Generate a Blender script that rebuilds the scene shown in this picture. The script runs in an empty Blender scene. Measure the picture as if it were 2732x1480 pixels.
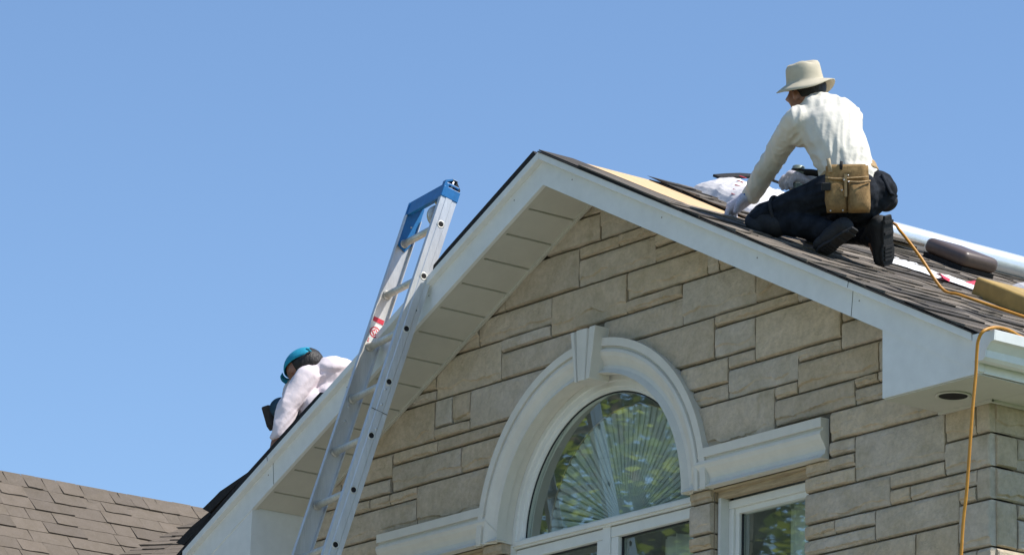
import bpy, bmesh, math, random
from mathutils import Vector, Matrix, noise
random.seed(7)
scene = bpy.context.scene
R = math.radians
V = Vector

# ------------------------------------------------------------------ camera
CAM = V((14.70, -11.65, 1.6))
cx, cu, cf = V((0.60940208, 0.79243627, 0.02595888)), V((0.20261267, -0.18730052, 0.96117981)), V((-0.76653585, 0.58048537, 0.27469896))
cd = bpy.data.cameras.new('camera')
cd.sensor_width = 36.0
cd.lens = 11070 / 2732 * 36
cd.clip_start, cd.clip_end = 0.1, 3000
cam = bpy.data.objects.new('camera', cd)
scene.collection.objects.link(cam)
cam.matrix_world = Matrix(((cx.x, cu.x, -cf.x, CAM.x), (cx.y, cu.y, -cf.y, CAM.y), (cx.z, cu.z, -cf.z, CAM.z), (0, 0, 0, 1)))
scene.camera = cam

# ------------------------------------------------------------------ sky, sun, exposure
SUN = V((1.0, 0.70, 1.72)).normalized()
el = math.asin(SUN.z)
world = bpy.data.worlds.new('World')
scene.world = world
world.use_nodes = True
wn = world.node_tree
wn.nodes.clear()
wo = wn.nodes.new('ShaderNodeOutputWorld')
wb = wn.nodes.new('ShaderNodeBackground')
ws = wn.nodes.new('ShaderNodeTexSky')
ws.sky_type = 'NISHITA'
ws.sun_disc = False
ws.sun_elevation = el
ws.sun_rotation = math.atan2(SUN.x, SUN.y)
ws.altitude = 100
ws.air_density = 1.0
ws.dust_density = 0.0
ws.ozone_density = 5.0
wb.inputs['Strength'].default_value = 0.13
wn.links.new(ws.outputs[0], wb.inputs[0])
wn.links.new(wb.outputs[0], wo.inputs[0])
sd = bpy.data.lights.new('sun', 'SUN')
sd.energy = 4.6
sd.angle = R(0.53)
sd.color = (1.0, 0.95, 0.87)
sun = bpy.data.objects.new('sun', sd)
scene.collection.objects.link(sun)
sun.rotation_euler = SUN.to_track_quat('Z', 'Y').to_euler()
sun.location = (8, 6, 16)
vs = scene.view_settings
vs.view_transform = 'Standard'
vs.look = 'None'
vs.exposure = 0.40
vs.gamma = 1.0
vs.use_curve_mapping = False

# ------------------------------------------------------------------ helpers
C = scene.collection
ORG = {}


def thing(name, label, cat, loc=(0, 0, 0), group=None):
    o = bpy.data.objects.new(name, None)
    o.empty_display_size = 0.1
    C.objects.link(o)
    o.location = loc
    o['label'] = label
    o['category'] = cat
    if group:
        o['group'] = group
    ORG[o] = V(loc)
    return o


def tag(o, label, cat, group=None):
    o['label'] = label
    o['category'] = cat
    if group:
        o['group'] = group
    return o


def obj(name, vf, mat, parent=None, smooth=False, label=None):
    """vertices in world space; the object keeps its parent's origin"""
    vs_, fs_ = vf
    off = ORG.get(parent, V((0, 0, 0))) if parent else V((0, 0, 0))
    me = bpy.data.meshes.new(name)
    me.from_pydata([tuple(V(v) - off) for v in vs_], [], fs_)
    me.validate()
    if mat:
        me.materials.append(mat)
    if smooth:
        me.polygons.foreach_set('use_smooth', [True] * len(me.polygons))
    me.update()
    o = bpy.data.objects.new(name, me)
    C.objects.link(o)
    if parent:
        o.parent = parent
    ORG[o] = off
    if label:
        o['label'] = label
    return o


def fix_normals(o):
    bm = bmesh.new()
    bm.from_mesh(o.data)
    bmesh.ops.recalc_face_normals(bm, faces=bm.faces)
    bm.to_mesh(o.data)
    bm.free()
    return o


def join(*parts):
    v, f = [], []
    for a, b in parts:
        n = len(v)
        v += list(a)
        f += [tuple(i + n for i in q) for q in b]
    return v, f


def box(x0, x1, y0, y1, z0, z1):
    v = [(x, y, z) for z in (z0, z1) for y in (y0, y1) for x in (x0, x1)]
    return v, [(0, 2, 3, 1), (4, 5, 7, 6), (0, 1, 5, 4), (2, 6, 7, 3), (0, 4, 6, 2), (1, 3, 7, 5)]


def obox(c, ax, ay, az, hx, hy, hz):
    """oriented box: centre, three axes, half sizes"""
    c = V(c)
    v = [c + ax * (hx * i) + ay * (hy * j) + az * (hz * k) for k in (-1, 1) for j in (-1, 1) for i in (-1, 1)]
    return v, [(0, 2, 3, 1), (4, 5, 7, 6), (0, 1, 5, 4), (2, 6, 7, 3), (0, 4, 6, 2), (1, 3, 7, 5)]


def prism_y(poly, y0, y1):
    """xz polygon (counter-clockwise seen from -y) pushed from y0 to y1"""
    n = len(poly)
    v = [(x, y0, z) for x, z in poly] + [(x, y1, z) for x, z in poly]
    f = [tuple(range(n)), tuple(range(2 * n - 1, n - 1, -1))]
    f += [(i, i + n, (i + 1) % n + n, (i + 1) % n) for i in range(n)]
    return v, f


def prism(poly, d):
    """3D polygon pushed along vector d"""
    n = len(poly)
    d = V(d)
    v = [V(p) for p in poly] + [V(p) + d for p in poly]
    f = [tuple(range(n)), tuple(range(2 * n - 1, n - 1, -1))]
    f += [(i, i + n, (i + 1) % n + n, (i + 1) % n) for i in range(n)]
    return v, f


def frame_of(d):
    d = V(d).normalized()
    a = V((0, 0, 1)) if abs(d.z) < 0.9 else V((1, 0, 0))
    s = d.cross(a).normalized()
    return d, s, s.cross(d).normalized()


def tube(pts, r, n=10, caps=True, closed=False):
    pts = [V(p) for p in pts]
    m = len(pts)
    rr = r if hasattr(r, '__len__') else [r] * m
    v, f = [], []
    up = None
    for i, p in enumerate(pts):
        if closed:
            d = pts[(i + 1) % m] - pts[i - 1]
        else:
            d = pts[min(i + 1, m - 1)] - pts[max(i - 1, 0)]
        d.normalize()
        if up is None:
            _, s, u = frame_of(d)
        else:
            s = d.cross(up)
            s.normalize()
            u = s.cross(d).normalized()
        up = u
        for k in range(n):
            a = 2 * math.pi * k / n
            v.append(p + (s * math.cos(a) + u * math.sin(a)) * rr[i])
    for i in range(m if closed else m - 1):
        for k in range(n):
            a, b = i * n + k, i * n + (k + 1) % n
            c, e = ((i + 1) % m) * n + (k + 1) % n, ((i + 1) % m) * n + k
            f.append((a, b, c, e))
    if caps and not closed:
        f.append(tuple(range(n - 1, -1, -1)))
        f.append(tuple(range((m - 1) * n, m * n)))
    return v, f


def spline(pts, per=8):
    """Catmull-Rom through the points"""
    P = [V(p) for p in pts]
    P = [P[0] * 2 - P[1]] + P + [P[-1] * 2 - P[-2]]
    out = []
    for i in range(1, len(P) - 2):
        a, b, c, d = P[i - 1:i + 3]
        for k in range(per):
            t = k / per
            out.append(0.5 * ((2 * b) + (c - a) * t + (2 * a - 5 * b + 4 * c - d) * t * t + (3 * b - 3 * c + d - a) * t ** 3))
    out.append(P[-2])
    return out


def lathe(prof, o, ax, n=32, s=None, u=None, cap=True):
    """profile (radius, height) about axis ax at o"""
    d, s0, u0 = frame_of(ax)
    s, u = s or s0, u or u0
    o = V(o)
    v, f = [], []
    for r, h in prof:
        for k in range(n):
            a = 2 * math.pi * k / n
            v.append(o + d * h + (s * math.cos(a) + u * math.sin(a)) * r)
    for i in range(len(prof) - 1):
        for k in range(n):
            f.append((i * n + k, i * n + (k + 1) % n, (i + 1) * n + (k + 1) % n, (i + 1) * n + k))
    if cap:
        f.append(tuple(range(n - 1, -1, -1)))
        f.append(tuple(range((len(prof) - 1) * n, len(prof) * n)))
    return v, f


def capsule(p0, r0, p1, r1, side=None, flat=1.0, n=14):
    """tapered capsule; cross-section wide along side, flattened the other way"""
    p0, p1 = V(p0), V(p1)
    d = p1 - p0
    L = d.length
    d, s, u = frame_of(d if L > 1e-6 else V((0, 0, 1)))
    if side is not None:
        s = V(side) - d * V(side).dot(d)
        s.normalize()
        u = s.cross(d).normalized()
    v, f, rings = [], [], []
    for k in range(5):
        a = math.pi / 2 * (k + 0.35) / 5
        rings.append((p0 - d * (r0 * flat ** 0.5 * math.cos(a)), r0 * math.sin(a)))
    for k in range(3):
        t = (k + 0.5) / 3
        rings.append((p0 + d * (L * t), r0 + (r1 - r0) * t))
    for k in range(5):
        a = math.pi / 2 * (1 - (k + 0.65) / 5)
        rings.append((p1 + d * (r1 * flat ** 0.5 * math.cos(a)), r1 * math.sin(a)))
    for c, r in rings:
        for k in range(n):
            a = 2 * math.pi * k / n
            v.append(c + s * (r * math.cos(a)) + u * (r * flat * math.sin(a)))
    m = len(rings)
    for i in range(m - 1):
        for k in range(n):
            f.append((i * n + k, i * n + (k + 1) % n, (i + 1) * n + (k + 1) % n, (i + 1) * n + k))
    f.append(tuple(range(n - 1, -1, -1)))
    f.append(tuple(range((m - 1) * n, m * n)))
    return v, f


def ell(c, ax, ay, az, rx, ry, rz, n=16, m=10):
    c = V(c)
    v = [c - az * rz]
    for i in range(1, m):
        t = math.pi * i / m
        for k in range(n):
            a = 2 * math.pi * k / n
            v.append(c + ax * (rx * math.sin(t) * math.cos(a)) + ay * (ry * math.sin(t) * math.sin(a)) - az * (rz * math.cos(t)))
    v.append(c + az * rz)
    f = [(0, 1 + (k + 1) % n, 1 + k) for k in range(n)]
    for i in range(m - 2):
        for k in range(n):
            a, b = 1 + i * n + k, 1 + i * n + (k + 1) % n
            f.append((a, b, b + n, a + n))
    e = len(v) - 1
    f += [(e, 1 + (m - 2) * n + k, 1 + (m - 2) * n + (k + 1) % n) for k in range(n)]
    return v, f


def blob(name, parts, mat, parent, vox=0.010, it=6, disp=None, label=None):
    """union of closed shapes as one continuous skin (voxel remesh, relaxed)"""
    o = obj(name, join(*parts), None, parent)
    fix_normals(o)
    m = o.modifiers.new('r', 'REMESH')
    m.mode = 'VOXEL'
    m.voxel_size = vox
    s = o.modifiers.new('s', 'SMOOTH')
    s.factor = 0.5
    s.iterations = it
    dg = bpy.context.evaluated_depsgraph_get()
    dg.update()
    me = bpy.data.meshes.new_from_object(o.evaluated_get(dg))
    o.modifiers.clear()
    old = o.data
    o.data = me
    bpy.data.meshes.remove(old)
    me.name = name
    me.materials.clear()
    me.materials.append(mat)
    if disp:
        off = ORG[o]
        vn = [v.normal.copy() for v in me.vertices]
        for v, n in zip(me.vertices, vn):
            v.co += n * disp(v.co + off, n)
    me.polygons.foreach_set('use_smooth', [True] * len(me.polygons))
    me.update()
    if label:
        o['label'] = label
    return o


def bevel(o, w=0.004, seg=2, angle=40):
    m = o.modifiers.new('bevel', 'BEVEL')
    m.width = w
    m.segments = seg
    m.limit_method = 'ANGLE'
    m.angle_limit = R(angle)
    m.harden_normals = False
    return o


# ------------------------------------------------------------------ materials
def new_mat(name):
    m = bpy.data.materials.new(name)
    m.use_nodes = True
    nt = m.node_tree
    return m, nt, nt.nodes['Principled BSDF']


def N(nt, t, **kw):
    n = nt.nodes.new(t)
    for k, v in kw.items():
        if k in n.inputs:
            n.inputs[k].default_value = v
        else:
            setattr(n, k, v)
    return n


def ramp(nt, stops, fac=None):
    n = nt.nodes.new('ShaderNodeValToRGB')
    e = n.color_ramp.elements
    while len(e) < len(stops):
        e.new(0.5)
    for q, (p, c) in zip(e, stops):
        q.position = p
        q.color = (*c, 1) if len(c) == 3 else c
    if fac is not None:
        nt.links.new(fac, n.inputs[0])
    return n


def simple(name, col, rough=0.6, metal=0.0, nscale=40, namt=0.12, bump=0.0, bscale=None, spec=0.5, dirt=0.0, stretch=None):
    """plain procedural surface: colour varied by noise, optional fine relief and dirt"""
    m, nt, b = new_mat(name)
    tc = N(nt, 'ShaderNodeTexCoord')
    src = tc.outputs['Object']
    if stretch:
        mp = N(nt, 'ShaderNodeMapping')
        mp.inputs['Scale'].default_value = stretch
        nt.links.new(src, mp.inputs[0])
        src = mp.outputs[0]
    nz = N(nt, 'ShaderNodeTexNoise', Scale=nscale, Detail=5.0, Roughness=0.6)
    nt.links.new(src, nz.inputs['Vector'])
    c0 = tuple(max(0, c * (1 - namt)) for c in col)
    c1 = tuple(min(1, c * (1 + namt)) for c in col)
    rp = ramp(nt, [(0.3, c0), (0.7, c1)], nz.outputs[0])
    outc = rp.outputs[0]
    if dirt:
        n2 = N(nt, 'ShaderNodeTexNoise', Scale=nscale * 0.13, Detail=6.0, Roughness=0.7)
        nt.links.new(src, n2.inputs['Vector'])
        r2 = ramp(nt, [(0.42, (1, 1, 1)), (0.75, (1 - dirt,) * 3)], n2.outputs[0])
        mx = N(nt, 'ShaderNodeMixRGB', blend_type='MULTIPLY')
        mx.inputs[0].default_value = 1
        nt.links.new(outc, mx.inputs[1])
        nt.links.new(r2.outputs[0], mx.inputs[2])
        outc = mx.outputs[0]
    nt.links.new(outc, b.inputs['Base Color'])
    b.inputs['Roughness'].default_value = rough
    b.inputs['Metallic'].default_value = metal
    b.inputs['Specular IOR Level'].default_value = spec
    if bump:
        nb = N(nt, 'ShaderNodeTexNoise', Scale=bscale or nscale * 2, Detail=4.0)
        nt.links.new(src, nb.inputs['Vector'])
        bp = N(nt, 'ShaderNodeBump', Strength=bump, Distance=0.01)
        nt.links.new(nb.outputs[0], bp.inputs['Height'])
        nt.links.new(bp.outputs[0], b.inputs['Normal'])
    return m


def varied(name, cols, rough=0.9, nscale=60, namt=0.25, bump=0.4, bscale=150, big=6.0, bigamt=0.25, spec=0.3):
    """per-object random tint through the colour list, with mottling and relief"""
    m, nt, b = new_mat(name)
    oi = N(nt, 'ShaderNodeObjectInfo')
    n = len(cols)
    rp = ramp(nt, [(i / max(n - 1, 1), c) for i, c in enumerate(cols)], oi.outputs['Random'])
    geo = N(nt, 'ShaderNodeNewGeometry')
    add = N(nt, 'ShaderNodeVectorMath', operation='ADD')
    sc = N(nt, 'ShaderNodeVectorMath', operation='SCALE')
    cb = N(nt, 'ShaderNodeCombineXYZ')
    for i in range(3):
        nt.links.new(oi.outputs['Random'], cb.inputs[i])
    nt.links.new(cb.outputs[0], sc.inputs[0])
    sc.inputs['Scale'].default_value = 37.0
    nt.links.new(geo.outputs['Position'], add.inputs[0])
    nt.links.new(sc.outputs[0], add.inputs[1])
    n1 = N(nt, 'ShaderNodeTexNoise', Scale=nscale, Detail=6.0, Roughness=0.65)
    n2 = N(nt, 'ShaderNodeTexNoise', Scale=big, Detail=5.0, Roughness=0.6, Distortion=0.6)
    for q in (n1, n2):
        nt.links.new(add.outputs[0], q.inputs['Vector'])
    r1 = ramp(nt, [(0.3, (1 - namt,) * 3), (0.7, (1 + namt * 0.0,) * 3)], n1.outputs[0])
    r2 = ramp(nt, [(0.3, (1 - bigamt, 1 - bigamt * 1.05, 1 - bigamt * 1.35)), (0.65, (1, 1, 1))], n2.outputs[0])
    m1 = N(nt, 'ShaderNodeMixRGB', blend_type='MULTIPLY')
    m2 = N(nt, 'ShaderNodeMixRGB', blend_type='MULTIPLY')
    m1.inputs[0].default_value = m2.inputs[0].default_value = 1
    nt.links.new(rp.outputs[0], m1.inputs[1])
    nt.links.new(r1.outputs[0], m1.inputs[2])
    nt.links.new(m1.outputs[0], m2.inputs[1])
    nt.links.new(r2.outputs[0], m2.inputs[2])
    nt.links.new(m2.outputs[0], b.inputs['Base Color'])
    b.inputs['Roughness'].default_value = rough
    b.inputs['Specular IOR Level'].default_value = spec
    if bump:
        nb = N(nt, 'ShaderNodeTexNoise', Scale=bscale, Detail=5.0, Roughness=0.7)
        nt.links.new(add.outputs[0], nb.inputs['Vector'])
        ad = N(nt, 'ShaderNodeMath', operation='MULTIPLY_ADD')
        nt.links.new(n2.outputs[0], ad.inputs[0])
        ad.inputs[1].default_value = 1.6
        nt.links.new(nb.outputs[0], ad.inputs[2])
        bp = N(nt, 'ShaderNodeBump', Strength=bump, Distance=0.008)
        nt.links.new(ad.outputs[0], bp.inputs['Height'])
        nt.links.new(bp.outputs[0], b.inputs['Normal'])
    return m


M_stone = varied('limestone', [(0.66, 0.545, 0.40), (0.62, 0.53, 0.42), (0.73, 0.615, 0.47), (0.60, 0.485, 0.345), (0.68, 0.605, 0.51), (0.58, 0.48, 0.36), (0.70, 0.575, 0.42)], nscale=42, namt=0.24, bump=0.8, bscale=95, big=7.5, bigamt=0.20)
M_mortar = simple('mortar', (0.21, 0.172, 0.125), 0.95, nscale=30, namt=0.3, bump=0.4, dirt=0.4)
M_trim = simple('cast_trim', (0.69, 0.665, 0.59), 0.7, nscale=14, namt=0.04, bump=0.10, bscale=90, dirt=0.07)
M_alu = simple('painted_aluminium', (0.76, 0.775, 0.755), 0.45, nscale=18, namt=0.04, bump=0.06, bscale=6, dirt=0.08)
M_soffit = simple('soffit_shaded', (0.56, 0.545, 0.475), 0.6, nscale=8, namt=0.04, dirt=0.12)  # soffit shade is put into the colour, darker than the fascia aluminium
M_groove = simple('groove_shadow_gap', (0.10, 0.095, 0.08), 0.9)
M_shingle = varied('asphalt_shingle', [(0.30, 0.255, 0.212), (0.17, 0.148, 0.128), (0.37, 0.315, 0.262), (0.085, 0.076, 0.068), (0.33, 0.275, 0.225), (0.22, 0.188, 0.16), (0.062, 0.056, 0.052), (0.28, 0.235, 0.195)], nscale=260, namt=0.45, bump=0.6, bscale=420, big=20, bigamt=0.18)
M_shingle2 = varied('weathered_shingle', [(0.205, 0.167, 0.132), (0.178, 0.146, 0.117), (0.222, 0.181, 0.142), (0.19, 0.156, 0.124), (0.23, 0.186, 0.146)], nscale=200, namt=0.35, bump=0.5, bscale=300, big=12, bigamt=0.15)
M_tar = simple('tar_felt', (0.013, 0.012, 0.012), 0.85, nscale=60, namt=0.5, bump=0.3)
M_ply = simple('plywood', (0.66, 0.45, 0.24), 0.7, nscale=14, namt=0.16, stretch=(1, 9, 1), dirt=0.15)
M_frame = simple('window_vinyl', (0.72, 0.73, 0.69), 0.4, nscale=20, namt=0.03, dirt=0.12)
M_gasket = simple('black_gasket', (0.01, 0.012, 0.014), 0.5)
M_wood = simple('lintel_wood', (0.40, 0.32, 0.21), 0.7, nscale=20, namt=0.25, stretch=(0.6, 6, 6))
M_room = simple('room_wall', (0.45, 0.48, 0.45), 0.9, nscale=3, namt=0.1)
M_ladder = simple('brushed_aluminium', (0.66, 0.655, 0.64), 0.42, metal=0.6, nscale=25, namt=0.06, bump=0.10, bscale=40, dirt=0.18, stretch=(5, 5, 0.5))
M_rung = simple('rung_aluminium', (0.70, 0.68, 0.62), 0.5, metal=0.55, nscale=60, namt=0.12, bump=0.2, dirt=0.25)
M_blue = simple('blue_plastic', (0.012, 0.16, 0.42), 0.38, nscale=30, namt=0.12, dirt=0.2)
M_hole = simple('dark_hole', (0.012, 0.009, 0.008), 0.9)
M_steel = simple('zinc_steel', (0.62, 0.62, 0.62), 0.3, metal=0.9, nscale=30)
M_white = simple('sticker_white', (0.78, 0.76, 0.72), 0.5, nscale=90, namt=0.05)
M_red = simple('print_red', (0.60, 0.03, 0.06), 0.45, nscale=60, namt=0.1)
M_black = simple('black_rubber', (0.012, 0.012, 0.013), 0.75, nscale=80, namt=0.4, bump=0.25)
M_shirt = simple('cotton_shirt', (0.70, 0.665, 0.585), 0.9, nscale=7, namt=0.08, bump=0.22, bscale=70, spec=0.15, dirt=0.16)
M_shirt2 = simple('pale_pink_shirt', (0.76, 0.68, 0.71), 0.9, nscale=7, namt=0.06, bump=0.2, bscale=40, spec=0.15, dirt=0.08)
M_denim = simple('dark_denim', (0.015, 0.018, 0.024), 0.85, nscale=22, namt=0.6, bump=0.3, bscale=500, spec=0.15, dirt=0.2)
M_skin = simple('skin', (0.27, 0.125, 0.075), 0.55, nscale=30, namt=0.12, bump=0.08)
M_hair = simple('black_hair', (0.010, 0.008, 0.007), 0.55, nscale=90, namt=0.5, bump=0.5, bscale=160, stretch=(1, 1, 0.25))
M_hat = simple('khaki_canvas', (0.56, 0.50, 0.38), 0.9, nscale=12, namt=0.08, bump=0.2, bscale=520, spec=0.15, dirt=0.12)
M_glove = simple('knit_glove', (0.56, 0.56, 0.66), 0.95, nscale=180, namt=0.2, bump=0.5, bscale=500, spec=0.1)
M_cuff = simple('blue_cuff', (0.02, 0.11, 0.35), 0.8)
M_leather = simple('tan_suede', (0.34, 0.215, 0.095), 0.85, nscale=60, namt=0.2, bump=0.3, bscale=200, spec=0.2, dirt=0.72)
M_web = simple('khaki_webbing', (0.42, 0.28, 0.14), 0.85, nscale=40, namt=0.15, bump=0.4, bscale=120)
M_hose = simple('orange_rubber_hose', (0.56, 0.25, 0.022), 0.45, nscale=25, namt=0.15, dirt=0.3)
M_foil = simple('silver_membrane', (0.72, 0.75, 0.78), 0.34, metal=0.5, nscale=10, namt=0.06, bump=0.10, bscale=30)
M_vent = simple('brown_vent_plastic', (0.105, 0.075, 0.062), 0.42, nscale=40, namt=0.08)
M_wrap = simple('plastic_wrap', (0.70, 0.665, 0.66), 0.35, nscale=30, namt=0.08, bump=0.35, bscale=25)
M_paper = simple('white_paper', (0.82, 0.81, 0.80), 0.6, nscale=30, namt=0.05)
M_bundle = simple('kraft_wrap', (0.42, 0.28, 0.085), 0.7, nscale=9, namt=0.2, bump=0.25, bscale=30, dirt=0.3)
M_tool = simple('grey_green_tool', (0.20, 0.26, 0.25), 0.4, metal=0.2, nscale=40)
M_cap = simple('turquoise_cap', (0.005, 0.27, 0.42), 0.85, nscale=40, namt=0.1, bump=0.2, bscale=300)
M_grass = simple('lawn', (0.07, 0.10, 0.035), 0.9, nscale=2, namt=0.4, bump=0.5, bscale=30)
M_concrete = simple('bounce_concrete', (0.48, 0.445, 0.395), 0.9, nscale=3, namt=0.12, bump=0.2, bscale=60, dirt=0.2)
M_asphalt = simple('street_asphalt', (0.055, 0.055, 0.057), 0.9, nscale=30, namt=0.3, bump=0.3)
M_bark = simple('bark', (0.10, 0.075, 0.05), 0.95, nscale=12, namt=0.4, bump=0.8, bscale=20, stretch=(1, 1, 0.2))
M_stucco = simple('pale_siding', (0.50, 0.47, 0.41), 0.9, nscale=8, namt=0.08, bump=0.2)


def leaf_mat(name, cols):
    m, nt, b = new_mat(name)
    geo = N(nt, 'ShaderNodeNewGeometry')
    rp = ramp(nt, [(i / (len(cols) - 1), c) for i, c in enumerate(cols)], geo.outputs['Random Per Island'])
    nt.links.new(rp.outputs[0], b.inputs['Base Color'])
    b.inputs['Roughness'].default_value = 0.5
    tr = N(nt, 'ShaderNodeBsdfTranslucent')
    nt.links.new(rp.outputs[0], tr.inputs[0])
    mx = N(nt, 'ShaderNodeMixShader')
    mx.inputs[0].default_value = 0.4
    out = nt.nodes['Material Output']
    nt.links.new(b.outputs[0], mx.inputs[1])
    nt.links.new(tr.outputs[0], mx.inputs[2])
    nt.links.new(mx.outputs[0], out.inputs[0])
    return m


M_leaf = leaf_mat('leaf', [(0.09, 0.15, 0.02), (0.24, 0.30, 0.025), (0.38, 0.42, 0.05), (0.15, 0.21, 0.022)])

# glass: clear pane with a stronger coated reflection
M_glass, nt, b = new_mat('coated_glass')
nt.nodes.remove(b)
fr = N(nt, 'ShaderNodeLayerWeight', Blend=0.5)
pw = N(nt, 'ShaderNodeMath', operation='POWER')
pw.inputs[1].default_value = 3.0
nt.links.new(fr.outputs['Facing'], pw.inputs[0])
gl = N(nt, 'ShaderNodeBsdfGlossy', Roughness=0.014)
gl.inputs['Color'].default_value = (0.93, 1.0, 0.97, 1)
tp = N(nt, 'ShaderNodeBsdfTransparent')
tp.inputs['Color'].default_value = (0.86, 0.93, 0.90, 1)
tc = N(nt, 'ShaderNodeTexCoord')
nz = N(nt, 'ShaderNodeTexNoise', Scale=2.2, Detail=1.0)
bp = N(nt, 'ShaderNodeBump', Strength=0.006, Distance=0.01)
nt.links.new(tc.outputs['Object'], nz.inputs['Vector'])
nt.links.new(nz.outputs[0], bp.inputs['Height'])
nt.links.new(bp.outputs[0], gl.inputs['Normal'])
mx = N(nt, 'ShaderNodeMixShader')
ml = N(nt, 'ShaderNodeMath', operation='MULTIPLY_ADD')
ml.inputs[1].default_value = 0.7
ml.inputs[2].default_value = 0.25
nt.links.new(pw.outputs[0], ml.inputs[0])
nt.links.new(ml.outputs[0], mx.inputs[0])
nt.links.new(tp.outputs[0], mx.inputs[1])
nt.links.new(gl.outputs[0], mx.inputs[2])
df = N(nt, 'ShaderNodeBsdfDiffuse')
df.inputs['Color'].default_value = (0.62, 0.72, 0.64, 1)
n3 = N(nt, 'ShaderNodeTexNoise', Scale=9.0, Detail=6.0)
nt.links.new(tc.outputs['Object'], n3.inputs['Vector'])
mr = N(nt, 'ShaderNodeMapRange')
mr.inputs['From Min'].default_value, mr.inputs['From Max'].default_value = .3, .8
mr.inputs['To Min'].default_value, mr.inputs['To Max'].default_value = .03, .10
nt.links.new(n3.outputs[0], mr.inputs['Value'])
m3 = N(nt, 'ShaderNodeMixShader')
nt.links.new(mr.outputs[0], m3.inputs[0])
nt.links.new(mx.outputs[0], m3.inputs[1])
nt.links.new(df.outputs[0], m3.inputs[2])
nt.links.new(m3.outputs[0], nt.nodes['Material Output'].inputs[0])

M_fan = simple('pleated_shade', (0.66, 0.70, 0.67), 0.85, nscale=20, namt=0.08)

# ------------------------------------------------------------------ ground
g = obj('ground', ([(-400, -400, 0), (400, -400, 0), (400, 400, 0), (-400, 400, 0)], [(0, 1, 2, 3)]), M_grass)
g['kind'] = 'structure'
g = obj('bounce_driveway', ([(-4.5, -14, .012), (5.0, -14, .012), (5.0, -.3, .012), (-4.5, -.3, .012)], [(0, 1, 2, 3)]), M_concrete)  # unseen paving, added to bounce sunlight up onto the facade
g['kind'] = 'structure'
g = obj('street', ([(-60, -21, .016), (60, -21, .016), (60, -14, .016), (-60, -14, .016)], [(0, 1, 2, 3)]), M_asphalt)
g['kind'] = 'structure'

# ------------------------------------------------------------------ house: setting of measures
HW = 2.63            # half width of the gable wall
ZT = 7.51            # top of rake board at the apex
RB = 0.159           # rake board height (vertical)
YF = -0.35           # front of the rake board
SP = 0.5             # roof slope
house = thing('stone_house', 'beige stone gable house with arched window and white eaves', 'house', (0, 0, 0))

ARC = (0.0, 5.803)
RT_O, RT_I = 0.850, 0.684
WX0, WX1 = 0.847, 1.4765       # small side window


def arch_z(x, r):
    d = abs(x - ARC[0])
    return ARC[1] + math.sqrt(r * r - d * d) if d < r else None


def openings(x):
    """top of the window opening at x (None = solid)"""
    if abs(x) < 0.70:
        return arch_z(x, 0.74)
    if WX0 < abs(x) < WX1:
        return 5.80
    return None


# mortar backing, with the openings left out
def backing():
    xs = sorted(set([-HW + .01, HW - .01, 0.0] + [s * v for s in (-1, 1) for v in (0.70, WX0, WX1)] + [-0.70 + 1.4 * i / 28 for i in range(29)] + [-2.6 + 5.2 * i / 26 for i in range(27)]))
    v, f = [], []
    for a, b in zip(xs[:-1], xs[1:]):
        if b - a < 1e-5:
            continue
        m = (a + b) / 2
        zt0, zt1 = 7.40 - SP * abs(a), 7.40 - SP * abs(b)
        if abs(m) < 0.70:
            zb0, zb1 = arch_z(a, 0.74), arch_z(b, 0.74)
        elif WX0 < abs(m) < WX1:
            zb0 = zb1 = 5.80
        else:
            zb0 = zb1 = 0.0
        n = len(v)
        for y in (0.012, 0.12):
            v += [(a, y, zb0), (b, y, zb1), (b, y, zt1), (a, y, zt0)]
        f += [(n, n + 1, n + 2, n + 3), (n + 4, n + 7, n + 6, n + 5), (n, n + 4, n + 5, n + 1)]
    return v, f


front = obj('front_wall', backing(), M_mortar, house)

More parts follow.
